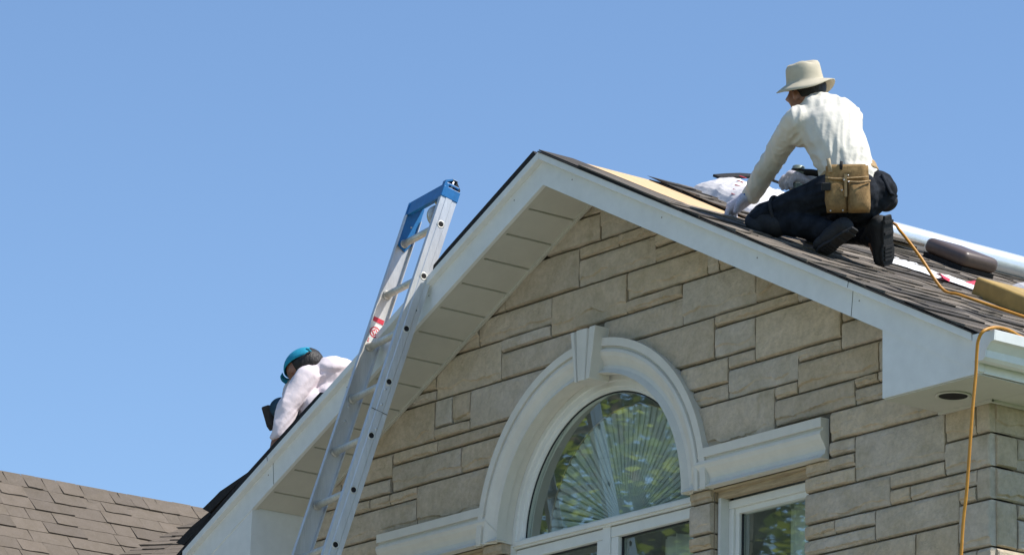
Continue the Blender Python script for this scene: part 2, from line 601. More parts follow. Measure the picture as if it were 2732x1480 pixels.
STONES = [(-0.246,0.008,7.287,7.450),(-0.395,0.008,7.148,7.287),(0.008,0.300,7.148,7.450),(-0.148,0.146,7.085,7.148),(0.146,0.468,7.085,7.148),(-0.717,-0.148,6.948,7.148),(-0.148,0.420,6.948,7.085),(0.420,0.655,7.022,7.085),(0.420,0.743,6.948,7.022),(0.218,0.798,6.810,6.948),(0.798,0.879,6.810,6.948),(0.879,0.999,6.810,6.948),(-0.348,0.218,6.744,6.948),(0.218,0.624,6.744,6.810),(0.049,0.624,6.607,6.744),(0.624,1.139,6.607,6.810),(1.139,1.524,6.607,6.810),(0.857,1.423,6.550,6.607),(1.423,1.674,6.550,6.607),(0.200,0.857,6.404,6.607),(0.857,1.139,6.404,6.550),(0.952,1.139,6.337,6.404),(0.624,0.952,6.279,6.404),(1.139,1.707,6.337,6.550),(1.707,1.929,6.404,6.550),(1.707,2.092,6.279,6.404),(1.423,1.707,6.279,6.337),(0.952,1.423,6.200,6.337),(0.694,0.952,6.200,6.279),(1.272,1.423,6.138,6.200),(1.423,1.948,6.138,6.279),(1.948,2.228,6.138,6.279),(0.694,1.272,5.960,6.200),(1.272,1.798,6.016,6.138),(1.798,1.948,6.091,6.138),(1.948,2.228,6.091,6.138),(1.798,2.228,6.016,6.091),(2.228,2.360,6.016,6.279),(1.637,2.360,5.883,6.016),(1.637,1.798,5.813,5.883),(1.798,2.360,5.678,5.883),(1.476,1.637,5.751,5.813),(1.637,1.798,5.751,5.813),(1.476,1.798,5.678,5.751),(1.476,2.020,5.538,5.678),(2.020,2.360,5.608,5.678),(2.020,2.146,5.538,5.608),(2.146,2.547,5.538,5.608),(2.360,2.547,5.751,5.94),(2.547,2.630,5.751,5.94),(2.360,2.630,5.608,5.751),(2.547,2.630,5.470,5.608),(2.445,2.547,5.470,5.538),(1.929,2.445,5.398,5.538),(2.445,2.630,5.270,5.470),(2.182,2.445,5.130,5.398),(1.476,2.182,5.200,5.398),(1.476,1.674,5.470,5.538),(1.674,1.929,5.470,5.538),(1.476,1.929,5.398,5.470),(2.445,2.547,5.130,5.270),(2.547,2.630,5.130,5.270),(1.476,1.80,5.130,5.200),(1.80,2.182,5.130,5.200),
 (-1.194,-0.717,6.948,7.287),(-0.923,-0.348,6.810,6.948),(-1.393,-0.923,6.810,6.948),(-0.736,-0.348,6.744,6.810),(-1.264,-0.736,6.607,6.810),(-0.736,-0.148,6.607,6.744),(-1.592,-1.264,6.662,6.810),(-1.657,-1.264,6.607,6.662),(-1.90,-1.264,6.404,6.607),(-1.264,-1.121,6.462,6.607),(-1.121,-0.977,6.462,6.607),(-1.264,-0.977,6.404,6.462),(-0.977,-0.200,6.404,6.607),(-1.240,-0.500,6.337,6.404),(-1.606,-1.240,6.337,6.404),(-1.606,-1.038,6.200,6.337),(-1.038,-0.600,6.200,6.337),(-2.05,-1.606,6.279,6.404),(-2.63,-2.05,6.200,6.404),(-2.05,-1.624,6.200,6.279),(-2.10,-1.791,6.138,6.200),(-2.63,-2.10,6.060,6.200),(-1.791,-1.624,6.138,6.200),(-1.624,-1.393,6.138,6.200),(-1.393,-0.700,5.960,6.200),(-2.10,-1.393,5.988,6.138),(-2.63,-2.10,5.890,6.060),(-2.10,-1.68,5.813,5.988)]
for a, b_, z0, z1 in list(STONES):
    if z1 < 5.82 and a > 1.4:
        STONES.append((-b_, -a, z0, z1))
for s in (-1, 1):                                         # piers beside the arched window
    for z0, z1 in ((5.751, 5.813), (5.608, 5.751), (5.538, 5.608), (5.40, 5.538), (5.27, 5.40), (5.13, 5.27)):
        STONES.append((min(s * 0.694, s * 0.845), max(s * 0.694, s * 0.845), z0, z1))
z = 5.13                                                  # courses below the picture, down to 4.4 m
while z > 4.4:
    h = random.choice((0.07, 0.135, 0.2))
    for s in (-1, 1):
        x = 1.476
        while x < 2.6:
            w = min(random.uniform(0.2, 0.5), 2.63 - x)
            STONES.append((min(s * x, s * (x + w)), max(s * x, s * (x + w)), z - h, z))
            x += w
        STONES.append((min(s * .694, s * .845), max(s * .694, s * .845), z - h, z))
    z -= h


def stone_mesh(x0, x1, z0, z1, seed):
    """rock-faced block: drafted face, a ragged break near the lower edge, sometimes one down the right side"""
    rnd = random.Random(seed)
    g_ = 0.0038
    x0, x1, z0, z1 = x0 + g_, x1 - g_, z0 + g_, z1 - g_
    w, h = x1 - x0, z1 - z0
    n = max(4, int(w / 0.016))
    xs = [x0 + w * i / n for i in range(n + 1)]
    if w > 0.05:
        xs[1] = x0 + 0.006
        xs[-2] = x1 - 0.006
    brk = rnd.random() < 0.7
    proud = rnd.uniform(0.014, 0.024)
    bl = min(rnd.uniform(0.16, 0.34) * h, 0.055)
    side = rnd.random() < 0.4 and w > 0.15
    cols = []
    for i, x in enumerate(xs):
        top = min(z1, 7.385 - SP * abs(x))
        bot = z0
        if abs(x) < 0.785 and z1 > 5.83:
            az = arch_z(x, 0.785)
            if az:
                bot = max(bot, az)
        if top - bot < 0.012:
            if cols:
                break
            continue
        e = min(x - x0, x1 - x)
        ef = min(1.0, 0.62 + e / 0.03)
        q = lambda s, f: noise.noise(V((x * f + seed * 7.3, s * 3.1, seed * 1.7)))
        hh = top - bot
        bz = bot + min(hh * 0.55, max(0.010, bl + q(1, 8) * bl * 0.8 + q(2, 42) * 0.008 + q(9, 90) * 0.006))
        up = proud + q(3, 7) * 0.004
        lo = up - (0.003 + 0.011 * max(0.0, min(1.0, 0.55 + 1.6 * q(8, 6))) + 0.003 * q(4, 30)) if brk else up - 0.002
        if side and x > x1 - 0.05 - 0.02 * q(5, 5):
            up -= 0.008
            lo = min(lo, up)
        q2 = lambda zz, f, k2: noise.noise(V((x * f + seed * 3.7, zz * f * 1.3, k2 + seed)))
        rows = [(bot, 0.001), (bot + min(0.006, hh * .1), max(0.003, lo * ef)), (bz - 0.0025, max(0.003, (lo + 0.001) * ef)), (bz + 0.0025, up * ef)]
        for t in (.2, .4, .6, .8):
            zz = bz + (top - bz) * t
            rows.append((zz, max(.003, (up + q2(zz, 14, 1) * .0045 + q2(zz, 45, 2) * .0030) * ef)))
        rows += [(top - min(0.008, hh * .1), (up - 0.003 + q2(top, 30, 3) * .002) * ef), (top, 0.001)]
        cols.append((x, rows))
    if len(cols) < 2:
        return None
    v, f = [], []
    m = 10
    for x, rows in cols:
        for z_, p in rows:
            v.append((x, -p, z_))
    k = len(cols)
    for i in range(k - 1):
        for j in range(m - 1):
            a = i * m + j
            f.append((a, a + m, a + m + 1, a + 1))
    nb = len(v)
    for x, rows in cols:
        v += [(x, 0.105, rows[0][0]), (x, 0.105, rows[-1][0])]
    for i in range(k - 1):
        a, b2 = i * m, nb + 2 * i
        f.append((a, b2, b2 + 2, a + m))
        f.append((a + m - 1, a + 2 * m - 1, b2 + 3, b2 + 1))
    f.append(tuple(list(range(m)) + [nb + 1, nb]))
    e = (k - 1) * m
    f.append(tuple([e + j for j in range(m - 1, -1, -1)] + [nb + 2 * (k - 1), nb + 2 * (k - 1) + 1]))
    return v, f


for i, (a, b_, z0, z1) in enumerate(STONES):
    vf = stone_mesh(a, b_, z0, z1, i + 1)
    if vf:
        obj('stone', vf, M_stone, front)

# side wall facing +x, with the corner stones returning round it
side = obj('side_wall', box(HW - .13, HW - .012, 0.13, 8.9, 0, 6.05), M_mortar, house)
COURSE = [(5.751, 5.94, [0, 1.1, 1.8, 2.9]), (5.608, 5.751, [0, .14, .62, 1.4, 2.1]), (5.470, 5.608, [0, .75, 1.3, 2.2]), (5.405, 5.470, [.14, .5, 1.0]), (5.270, 5.405, [.14, .7, 1.5]), (5.13, 5.27, [0, .45, 1.2]), (4.93, 5.13, [0, .3, .8, 1.6]), (4.8, 4.93, [0, .5, 1.2])]


_sm = stone_mesh


def flat_stone(y0, y1, z0, z1, seed):
    """same block without the gable cut, laid in the yz plane"""
    global SP
    k = SP
    SP = 0.0
    vf = _sm(y0 + 20, y1 + 20, z0, z1, seed)
    SP = k
    return [(HW - 0.004 + -p[1] - 0.001, p[0] - 20, p[2]) for p in vf[0]], [q for q in vf[1]]


k = 900
for z0, z1, js in COURSE:
    for a, b_ in zip(js[:-1], js[1:]):
        k += 1
        obj('stone', flat_stone(a + (0.02 if a == 0 else 0), b_, z0, z1, k), M_stone, side)
obj('stone', flat_stone(0.02, .14, 5.27, 5.47, 990), M_stone, side)
obj('left_wall', box(-HW + .012, -HW + .13, 0.13, 8.9, 0, 6.05), M_mortar, house)
obj('rear_wall', prism_y([(-HW, 0), (HW, 0), (HW, 6.0), (0, 7.3), (-HW, 6.0)], 8.8, 8.9), M_mortar, house)

# ---------------- roof structure
for s in (-1, 1):
    P = lambda x, z: (s * x, z)
    o = obj('roof_deck', prism_y([P(0.0, ZT - .055), P(2.93, ZT - .055 - SP * 2.93), P(2.93, ZT - .008 - SP * 2.93), P(0.0, ZT - .008)], YF + .03, 9.2), M_ply, house)
    fix_normals(o)
    o = obj('rake_board', prism_y([P(0, ZT - RB), P(2.905, ZT - RB - SP * 2.905 + .0), P(2.905, ZT - .04 - SP * 2.905), P(0, ZT - .04)], YF, YF + .02), M_alu, house)
    fix_normals(o)
    o = obj('rake_cap', prism_y([P(0, ZT - .040), P(2.912, ZT - .040 - SP * 2.912), P(2.912, ZT - .002 - SP * 2.912), P(0, ZT - .002)], YF - .034, YF + .024), M_alu, house)
    fix_normals(o)
    bevel(o, .003)
    # seam between two lengths of rake board
    xs = 2.150
    sx = (s * (xs - .0012), s * (xs + .0012))
    o = obj('board_seam', prism_y([(sx[0], ZT - RB - SP * xs + .002 - .0), (sx[1], ZT - RB - SP * xs + .002), (sx[1] + s * .012, ZT - .041 - SP * xs), (sx[0] + s * .012, ZT - .041 - SP * xs)], YF - .0012, YF + .001), M_groove, house)
    fix_normals(o)
    o = obj('board_seam', prism_y([(sx[0] + s * .014, ZT - .04 - SP * xs), (sx[1] + s * .014, ZT - .04 - SP * xs), (sx[1] + s * .022, ZT - .006 - SP * xs), (sx[0] + s * .022, ZT - .006 - SP * xs)], YF - .0355, YF - .030), M_groove, house)
    fix_normals(o)
    for i in range(4):
        xn = .22 + .66 * i
        obj('nail_head', ell((s * xn, YF - .0005, ZT - .075 - SP * xn), V((1, 0, 0)), V((0, 0, 1)), V((0, 1, 0)), .0036, .0036, .002, 8, 4), M_mortar, house, True)
    # eave return box
    zb = 5.886
    zr = lambda x: ZT - RB - SP * x
    o = obj('eave_return', prism_y([P(2.34, zb), P(2.918, zb), P(2.918, min(zr(2.9) + .10, 6.0)), P(2.34, zr(2.34) + .03)], YF + .004, 0.012), M_alu, house)
    fix_normals(o)
    # eave fascia running back and the level soffit
    obj('eave_fascia', box(min(s * 2.90, s * 2.925), max(s * 2.90, s * 2.925), YF + .026, 9.0, zb, ZT - .06 - SP * 2.91), M_alu, house)
    so = obj('eave_soffit', box(min(s * 2.345, s * 2.914), max(s * 2.345, s * 2.914), YF + .012, -.002, zb - .006, zb - .001), M_soffit, house)
    obj('eave_soffit', box(min(s * (HW + .003), s * 2.914), max(s * (HW + .003), s * 2.914), .0, 9.0, zb - .006, zb - .001), M_soffit, house)
    obj('soffit_moulding', join(box(min(s * (HW + .018), s * (HW + .034)), max(s * (HW + .018), s * (HW + .034)), -.03, 9.0, zb - .018, zb - .0065),
                                box(min(s * 2.345, s * (HW + .034)), max(s * 2.345, s * (HW + .034)), -.036, -.020, zb - .017, zb - .0062)), M_soffit, house)
    # sloping soffit behind the rake: separate panels with shadow gaps
    sf = obj('rake_soffit', prism_y([P(0, ZT - RB + .034), P(2.345, ZT - RB + .034 - SP * 2.345), P(2.345, ZT - RB + .040 - SP * 2.345), P(0, ZT - RB + .040)], YF + .02, .0), M_groove, house)
    fix_normals(sf)
    edges = [0.002] + [0.164 + .1705 * i for i in range(13)] + [2.342]
    for a, b_ in zip(edges[:-1], edges[1:]):
        a2, b2 = a + .0055, b_ - .0055
        h = .010
        o = obj('soffit_panel', prism_y([P(a2, ZT - RB + h - SP * a2), P(b2, ZT - RB + h - SP * b2), P(b2, ZT - RB + h + .02 - SP * b2), P(a2, ZT - RB + h + .02 - SP * a2)], YF + .022, -.022), M_soffit, sf)
        fix_normals(o)
    o = obj('soffit_trim', prism_y([P(0.0, ZT - RB - .004), P(2.34, ZT - RB - .004 - SP * 2.34), P(2.34, ZT - RB + .03 - SP * 2.34), P(0.0, ZT - RB + .03)], -.034, -.020), M_soffit, house)
    fix_normals(o)
    o = obj('soffit_trim', prism_y([P(0.0, ZT - RB + .004), P(2.34, ZT - RB + .004 - SP * 2.34), P(2.34, ZT - RB + .03 - SP * 2.34), P(0.0, ZT - RB + .03)], YF + .021, YF + .04), M_soffit, house)
    fix_normals(o)

# recessed light in the level soffit, right-hand return
rl = obj('recessed_light', lathe([(.072, 0), (.075, -.004), (.066, -.007), (.060, -.003)], (2.62 - .02, -.19, 5.879), (0, 0, 1), 40, cap=False), M_soffit, house, True)
obj('lamp_recess', lathe([(.060, -.004), (.058, -.0035), (.0, -.0035)], (2.62 - .02, -.19, 5.879), (0, 0, 1), 40, cap=False), M_hole, rl)

# gutter along the right eave (K profile)
gp = [(2.927, 6.035), (2.927, 5.925), (2.985, 5.918), (3.0, 5.93), (3.004, 5.958), (3.03, 5.985), (3.052, 5.99), (3.056, 6.03), (3.044, 6.036), (3.046, 6.022), (3.042, 5.996), (3.022, 5.992), (2.994, 5.962), (2.99, 5.936), (2.937, 5.936), (2.937, 6.03)]
o = obj('gutter', prism_y(gp, -.385, 9.0), M_alu, house)
fix_normals(o)
o = obj('gutter_end_cap', prism_y([(2.927, 6.035), (2.927, 5.925), (2.985, 5.918), (3.0, 5.93), (3.004, 5.958), (3.03, 5.985), (3.052, 5.99), (3.056, 6.03)], -.392, -.386), M_alu, house)
fix_normals(o)
obj('fascia_bracket', box(2.914, 2.93, YF - .012, YF + .02, 5.89, 6.05), M_alu, house)

# ---------------- arch trim, keystone
PROF = [(0.850, 0.0), (0.850, -.050), (0.812, -.050), (0.810, -.036), (0.800, -.034), (0.796, -.050), (0.782, -.054), (0.764, -.046), (0.744, -.030), (0.724, -.020), (0.706, -.024), (0.693, -.042), (0.684, -.052), (0.684, 0.0)]


def arch_sweep(prof, a0=0.0, a1=math.pi, n=56, cz=ARC[1]):
    v, f = [], []
    for i in range(n + 1):
        a = a0 + (a1 - a0) * i / n
        for r, y in prof:
            v.append((r * math.cos(a), y, cz + r * math.sin(a)))
    m = len(prof)
    for i in range(n):
        for j in range(m - 1):
            f.append((i * m + j, i * m + j + 1, (i + 1) * m + j + 1, (i + 1) * m + j))
    return v, f


fix_normals(obj('arch_reveal', arch_sweep([(0.690, 0.001), (0.692, 0.047)], 0.0, math.pi), M_trim, house))
o = obj('arch_trim', arch_sweep(PROF, 0.0, math.pi), M_trim, house)
fix_normals(o)
for s in (-1, 1):
    # straight trim running out from the arch, same profile; z = 5.990 - (0.85 - r)
    v = []
    for x in (0.70, 1.622 if s > 0 else 1.670):
        for r, y in PROF:
            zz = 5.990 - (0.850 - r) * 1.085
            xx = x
            if x == 0.70:                                  # mitre against the arch
                xx = math.sqrt(max(0, r * r - (zz - ARC[1]) ** 2)) - .006
            v.append((s * xx, y * 1.0 + (-.0006 if x == .70 else 0), zz))
    m = len(PROF)
    f = [(j, j + 1, m + j + 1, m + j) for j in range(m - 1)] + [tuple(range(m, 2 * m)), (0, m, 2 * m - 1, m - 1)]
    o = obj('straight_trim', (v, f), M_trim, house)
    fix_normals(o)

# keystone: tapered block with fluted face
kx = [(-.096, -.094), (-.074, -.094), (-.066, -.072), (-.058, -.072), (-.052, -.094), (-.040, -.100), (.0, -.100), (.028, -.094), (.036, -.074), (.046, -.074), (.054, -.100), (.098, -.100)]
kz0, kz1 = 6.452, 6.700
v, f = [], []
for z_, sc in ((kz0, 0.60), (kz1, 1.0)):
    for x, y in kx:
        v.append((x * sc, y, z_))
    v += [(kx[-1][0] * sc, 0.02, z_), (kx[0][0] * sc, 0.02, z_)]
m = len(kx) + 2
f = [(i, (i + 1) % m, m + (i + 1) % m, m + i) for i in range(m)] + [tuple(range(m - 1, -1, -1)), tuple(range(m, 2 * m))]
o = obj('keystone', (v, f), M_trim, house)
fix_normals(o)
bevel(o, .002, 1)

# ---------------- arched window and its lower sashes
win = obj('arched_window', arch_sweep([(0.735, .048), (0.668, .048), (0.664, .056), (0.642, .058), (0.637, .066), (0.622, .068), (0.6195, .076), (0.6195, .11), (0.735, .11), (0.735, .048)], 0, math.pi, 56), M_frame, house)
fix_normals(win)
ZG = 5.832
obj('transom_bar', join(box(-.70, .70, .062, .13, 5.782, 5.822), box(-.69, .69, .050, .115, 5.792, 5.812)), M_frame, win)
obj('gasket', arch_sweep([(0.6192, .0735), (0.6125, .0738), (0.6125, .078)], .03, math.pi - .03, 56), M_gasket, win)
n = 48
pv = [(-.6198 * math.cos(math.pi * i / n), .0765, max(ARC[1] + .6198 * math.sin(math.pi * i / n), 5.815)) for i in range(n + 1)]
obj('pane', (pv, [tuple(range(n, -1, -1))]), M_glass, win)
for s in (-1, 1):
    for nm in (0,):
        x0, x1 = (0.028, 0.69) if s > 0 else (-.69, -.028)
        sh = obj('sash', join(box(x0, x1, .075, .13, 5.728, 5.778), box(x0, x0 + .05, .077, .13, 4.5, 5.728), box(x1 - .05, x1, .077, .13, 4.5, 5.728)), M_frame, win)
        bevel(sh, .004)
        obj('pane', ([(x0 + .05, .112, 4.5), (x1 - .05, .112, 4.5), (x1 - .05, .112, 5.728), (x0 + .05, .112, 5.728)], [(0, 1, 2, 3)]), M_glass, win)
        obj('gasket', join(box(x0 + .05, x0 + .058, .1, .11, 4.5, 5.727), box(x0 + .05, x1 - .05, .1, .11, 5.722, 5.7275)), M_gasket, win)
obj('mullion', box(-.0275, .0275, .07, .13, 4.5, 5.79), M_frame, win)
obj('window_jamb', box(-.735, -.69, .046, .128, 4.5, 5.80), M_frame, win)
obj('window_jamb', box(.69, .735, .046, .128, 4.5, 5.80), M_frame, win)
# pleated sunburst shade behind the arched pane: broad crests, narrow deep valleys
v, f = [], []
npl = 40
cz = 5.80
RR = (.03, .14, .27, .40, .50, .575)
DD = (.004, .022, .042, .050, .046, .020)
for i in range(npl):
    for u, dp in ((0.0, 1.0), (.16, .12), (.50, 0.0), (.84, .12)):
        a = math.pi * (i + u + .05 * math.sin(i * 2.1)) / npl
        for r, d_ in zip(RR, DD):
            v.append((r * math.cos(a), .185 + d_ * dp, cz + r * math.sin(a)))
for i in range(npl * 4 - 1):
    for j in range(5):
        f.append((i * 6 + j, i * 6 + j + 1, i * 6 + j + 7, i * 6 + j + 6))
obj('sunburst_shade', (v, f), M_fan, win)
obj('shade_rim', tube([(.578 * math.cos(math.pi * i / 40), .183, cz + .578 * math.sin(math.pi * i / 40)) for i in range(41)], .0035, 6), M_wood, win)

# small side windows
for s in (-1, 1):
    a, b_ = sorted((s * WX0, s * WX1))
    sw = obj('side_window', join(box(a + .018, b_ - .018, .075, .13, 5.725, 5.762), box(a + .018, a + .05, .077, .13, 4.5, 5.725), box(b_ - .05, b_ - .018, .077, .13, 4.5, 5.725)), M_frame, house)
    bevel(sw, .004)
    obj('sash', join(box(a + .05, b_ - .05, .09, .128, 5.70, 5.7245), box(a + .05, a + .075, .092, .128, 4.5, 5.70), box(b_ - .075, b_ - .05, .092, .128, 4.5, 5.70)), M_frame, sw)
    obj('pane', ([(a + .075, .115, 4.5), (b_ - .075, .115, 4.5), (b_ - .075, .115, 5.70), (a + .075, .115, 5.70)], [(0, 1, 2, 3)]), M_glass, sw)
    obj('gasket', box(a + .075, a + .083, .105, .113, 4.5, 5.699), M_gasket, sw)
    obj('lintel', join(box(a - .01, b_ + .01, .002, .10, 5.797, 5.806), box(a, b_, .03, .072, 5.770, 5.797)), M_wood, sw)
    obj('sill_caulk', join(box(a + .001, a + .0185, .03, .1, 4.5, 5.77), box(b_ - .0185, b_ - .001, .03, .1, 4.5, 5.77)), M_frame, sw)

M_curtain = simple('net_curtain', (0.70, 0.76, 0.71), 0.9, nscale=6, namt=0.12)
for x0_, x1_ in ((1.02, 1.56), (-1.56, -1.02), (-.60, -.12), (.14, .62)):
    n_ = 36
    cv = []
    for i in range(n_ + 1):
        x = x0_ + (x1_ - x0_) * i / n_
        y = .30 + .022 * math.sin(i * 1.15) + .012 * math.sin(i * .43 + 1)
        cv += [(x, y, 4.4), (x + .01 * math.sin(i), y, 5.74)]
    obj('curtain', (cv, [(2 * i, 2 * i + 2, 2 * i + 3, 2 * i + 1) for i in range(n_)]), M_curtain, house, True)
obj('room', join(box(-1.6, 1.6, 2.6, 2.65, 3.0, 6.6), box(-1.6, 1.6, .2, 2.6, 3.0, 3.02), box(-1.65, -1.6, .13, 2.6, 3.0, 6.6), box(1.6, 1.65, .13, 2.6, 3.0, 6.6), box(-1.6, 1.6, .13, 2.6, 6.6, 6.62)), M_room, house)

# ------------------------------------------------------------------ roofing on the right slope (x > 0)
UX = V((1, 0, -SP)).normalized()           # down the slope
UN = V((SP, 0, 1)).normalized()            # out of the slope
UY = V((0, 1, 0))


def on_roof(x, y, h=0.0):
    return V((x, y, ZT - .006 - SP * x)) + UN * h


covering = obj('shingle_roof', prism([on_roof(.90, YF + .02, .0), on_roof(2.955, YF + .02, .0), on_roof(2.955, 9.2, .0), on_roof(.90, 9.2, .0)], UN * .003), M_tar, house)
fix_normals(covering)


def tab_mesh(name, w, L, t, seed):
    """one shingle piece: thick butt edge, thinning up-slope, ragged corners; x down slope, y along eave, z out"""
    rnd = random.Random(seed)
    j = lambda a: rnd.uniform(-a, a)
    n = 4
    top, bot = [], []
    for i in range(n + 1):
        y = w * i / n
        top.append((j(.004), y, t + j(.0012)))
        bot.append((j(.002), y, 0.0))
    v = top + bot
    for i in range(n + 1):
        v.append((-L, w * i / n, .0015))
    m = n + 1
    f = []
    for i in range(n):
        f.append((i, i + 1, 2 * m + i + 1, 2 * m + i))
        f.append((m + i, m + i + 1, i + 1, i))
        f.append((2 * m + i, 2 * m + i + 1, m + i + 1, m + i))
    f += [(0, 2 * m, m), (n, m + n, 2 * m + n)]
    me = bpy.data.meshes.new(name)
    me.from_pydata(v, [], f)
    bm = bmesh.new()
    bm.from_mesh(me)
    bmesh.ops.recalc_face_normals(bm, faces=bm.faces)
    bm.to_mesh(me)
    bm.free()
    return me


WID = (.13, .18, .23, .28, .34)
TABS = [tab_mesh('shingle', w, .17, t, i * 10 + k) for i, w in enumerate(WID) for k, t in enumerate((.007, .014))]
for me in TABS:
    me.materials.append(M_shingle)


def lay(parent, o, ax, ay, an, s0, s1, y0, y1, expo, meshes, wid=None):
    """courses of shingles from s1 (lowest) up to s0 along ax, running along ay"""
    rot = Matrix((ax, ay, an)).transposed()
    off = ORG.get(parent, V((0, 0, 0)))
    s = s1
    row = 0
    while s > s0:
        a0, a1 = (y0(s), y1(s)) if callable(y0) else (y0, y1)
        y = a0 - random.uniform(0, .016)
        k = 0
        while y < a1:
            wl = wid or WID
            i = random.randrange(len(wl))
            me = meshes[2 * i + ((k + row) % 2 if random.random() < .8 else random.randrange(2))]
            w = wl[i]
            c = bpy.data.objects.new('shingle', me)
            C.objects.link(c)
            c.parent = parent
            p = V(o) + ax * (s + random.uniform(-.003, .003)) + ay * y + an * (.004 + .0006 * (row % 2))
            tilt = Matrix.Rotation(random.uniform(0.010, 0.03), 3, 'Y')
            c.matrix_basis = Matrix.Translation(p - off) @ (rot @ tilt).to_4x4()
            y += w + random.uniform(.001, .004)
            k += 1
        s -= expo
        row += 1


k_ = math.sqrt(1 + SP * SP)
lay(covering, on_roof(0, 0, .003), UX, UY, UN, .90 * k_, 2.985 * k_, YF - .022, 2.6, .135, TABS)
# old shingles still in place above, away from the rake
upper = obj('upper_shingles', prism([on_roof(.02, .27, .0), on_roof(.92, .31, .0), on_roof(.92, 9.2, .0), on_roof(.02, 9.2, .0)], UN * .010), M_tar, house)
fix_normals(upper)
lay(upper, on_roof(0, 0, .010), UX, UY, UN, .12, .97 * k_, .29, 3.4, .135, TABS)
# starter strip up the rake to the apex
strip = obj('starter_strip', prism([on_roof(-.012, YF - .025, .006), on_roof(.95, YF - .03, .006), on_roof(.95, -.10, .006), on_roof(.55, -.135, .006), on_roof(.2, -.150, .006), on_roof(-.012, -.17, .006)], UN * .006), M_shingle, house)
fix_normals(strip)
obj('starter_strip', prism([on_roof(.30, YF - .034, .013), on_roof(.97, YF - .04, .013), on_roof(.97, -.20, .013), on_roof(.33, -.26, .013)], UN * .006), M_shingle, house)
# bare plywood sheets beside it
o = obj('drip_edge', prism([on_roof(.0, YF - .040, .0), on_roof(2.93, YF - .040, .0), on_roof(2.93, YF - .0, .0), on_roof(.0, YF - .0, .0)], UN * .005), M_tar, house)
fix_normals(o)
o = obj('plywood_sheet', prism([on_roof(.0, -.25, .001), on_roof(.93, -.25, .001), on_roof(.93, .30, .001), on_roof(.0, .275, .001)], UN * .004), M_ply, house)
fix_normals(o)

# roofing edge on the left slope, seen from below
LX = V((-1, 0, -SP)).normalized()


def on_left(x, y, h=0.0):
    return V((x, y, ZT - .004 + SP * x)) + V((-SP, 0, 1)).normalized() * h


for i, (a, b_, pts) in enumerate([
    (-.02, -.815, [(-.020, .0), (-.60, .0), (-.815, .0), (-.80, .024), (-.70, .030), (-.40, .032), (-.030, .034)]),
    (-1.70, -2.98, [(-1.69, .0), (-2.35, .0), (-2.99, .0), (-2.985, .02), (-2.4, .032), (-1.9, .028), (-1.72, .026)])]):
    poly = [on_left(x, YF - .03, h) for x, h in pts]
    o = obj('roofing_edge', prism(poly, (0, 1.2, 0)), M_tar, house, label='thick black felt and shingle edge of the left slope')
    fix_normals(o)
o = obj('left_shingles', prism([on_left(-.03, .9, .001), on_left(-2.98, .9, .001), on_left(-2.98, .9, .02), on_left(-.03, .9, .02)], (0, 8.2, 0)), M_shingle, house)
fix_normals(o)
for pts in ([(-2.33, .031), (-2.66, .045), (-2.702, .103), (-2.60, .094), (-2.554, .092)], [(-2.655, .02), (-2.90, .03), (-2.945, .082), (-2.80, .075), (-2.66, .05)]):
    poly = [on_left(x, YF - .03, h) for x, h in pts]
    o = obj('lifted_shingle', prism(poly, (0, .55, 0)), M_tar, house, label='dark shingle layer lifted off the lower left rake')
    fix_normals(o)

# low brown box vent on the slope
vc = on_roof(.56, 1.765, .0)
va, vb = UX, UY
base = obj('roof_vent', obox(vc + UN * .022, va, vb, UN, .150, .105, .022), M_tar, house, label='low brown plastic box vent with rounded hood')  # black base stands in for the shadow gap under the hood
hood = obj('vent_hood', obox(vc + UN * .082, va, vb, UN, .160, .118, .038), M_vent, base)
bevel(hood, .032, 5)
hood.data.polygons.foreach_set('use_smooth', [True] * 6)

# ------------------------------------------------------------------ neighbouring house on the left
nb = thing('neighbouring_house', 'neighbouring house with brown grey shingled roof left of the gable', 'house', (-6.4, 2, 0))
RX, RZ = -6.4, 7.2
o = obj('wall', box(-9.2, -3.7, -2.6, 7.6, 0, 4.75), M_stucco, nb)
NX, NN = V((1, 0, -1)).normalized(), V((1, 0, 1)).normalized()
nroof = obj('roof', prism_y([(RX, RZ - .05), (RX + 2.9, RZ - 2.95), (RX + 2.9, RZ - 2.90), (RX, RZ - .0), (RX - 2.9, RZ - 2.90), (RX - 2.9, RZ - 2.95)], -3.0, 8.0), M_tar, nb)
fix_normals(nroof)
WID_N = (.10, .14, .18, .22, .27)
TABN = [tab_mesh('shingle', w, .145, t, 200 + i * 10 + k) for i, w in enumerate(WID_N) for k, t in enumerate((.008, .014))]
for me in TABN:
    me.materials.append(M_shingle2)
lay(nroof, V((RX, 0, RZ)), NX, UY, NN, .06, 1.42, -.45, 2.75, .119, TABN, WID_N)
# ridge caps
for i in range(16):
    y = -.8 + .27 * i
    cp = [V((RX - .11, y, RZ - .095)), V((RX, y, RZ + .022)), V((RX + .11, y, RZ - .095)), V((RX + .11, y, RZ - .105)), V((RX, y, RZ + .006)), V((RX - .11, y, RZ - .105))]
    o = obj('ridge_cap', prism(cp, (0, .30, -.012)), M_shingle2, nroof)
    fix_normals(o)
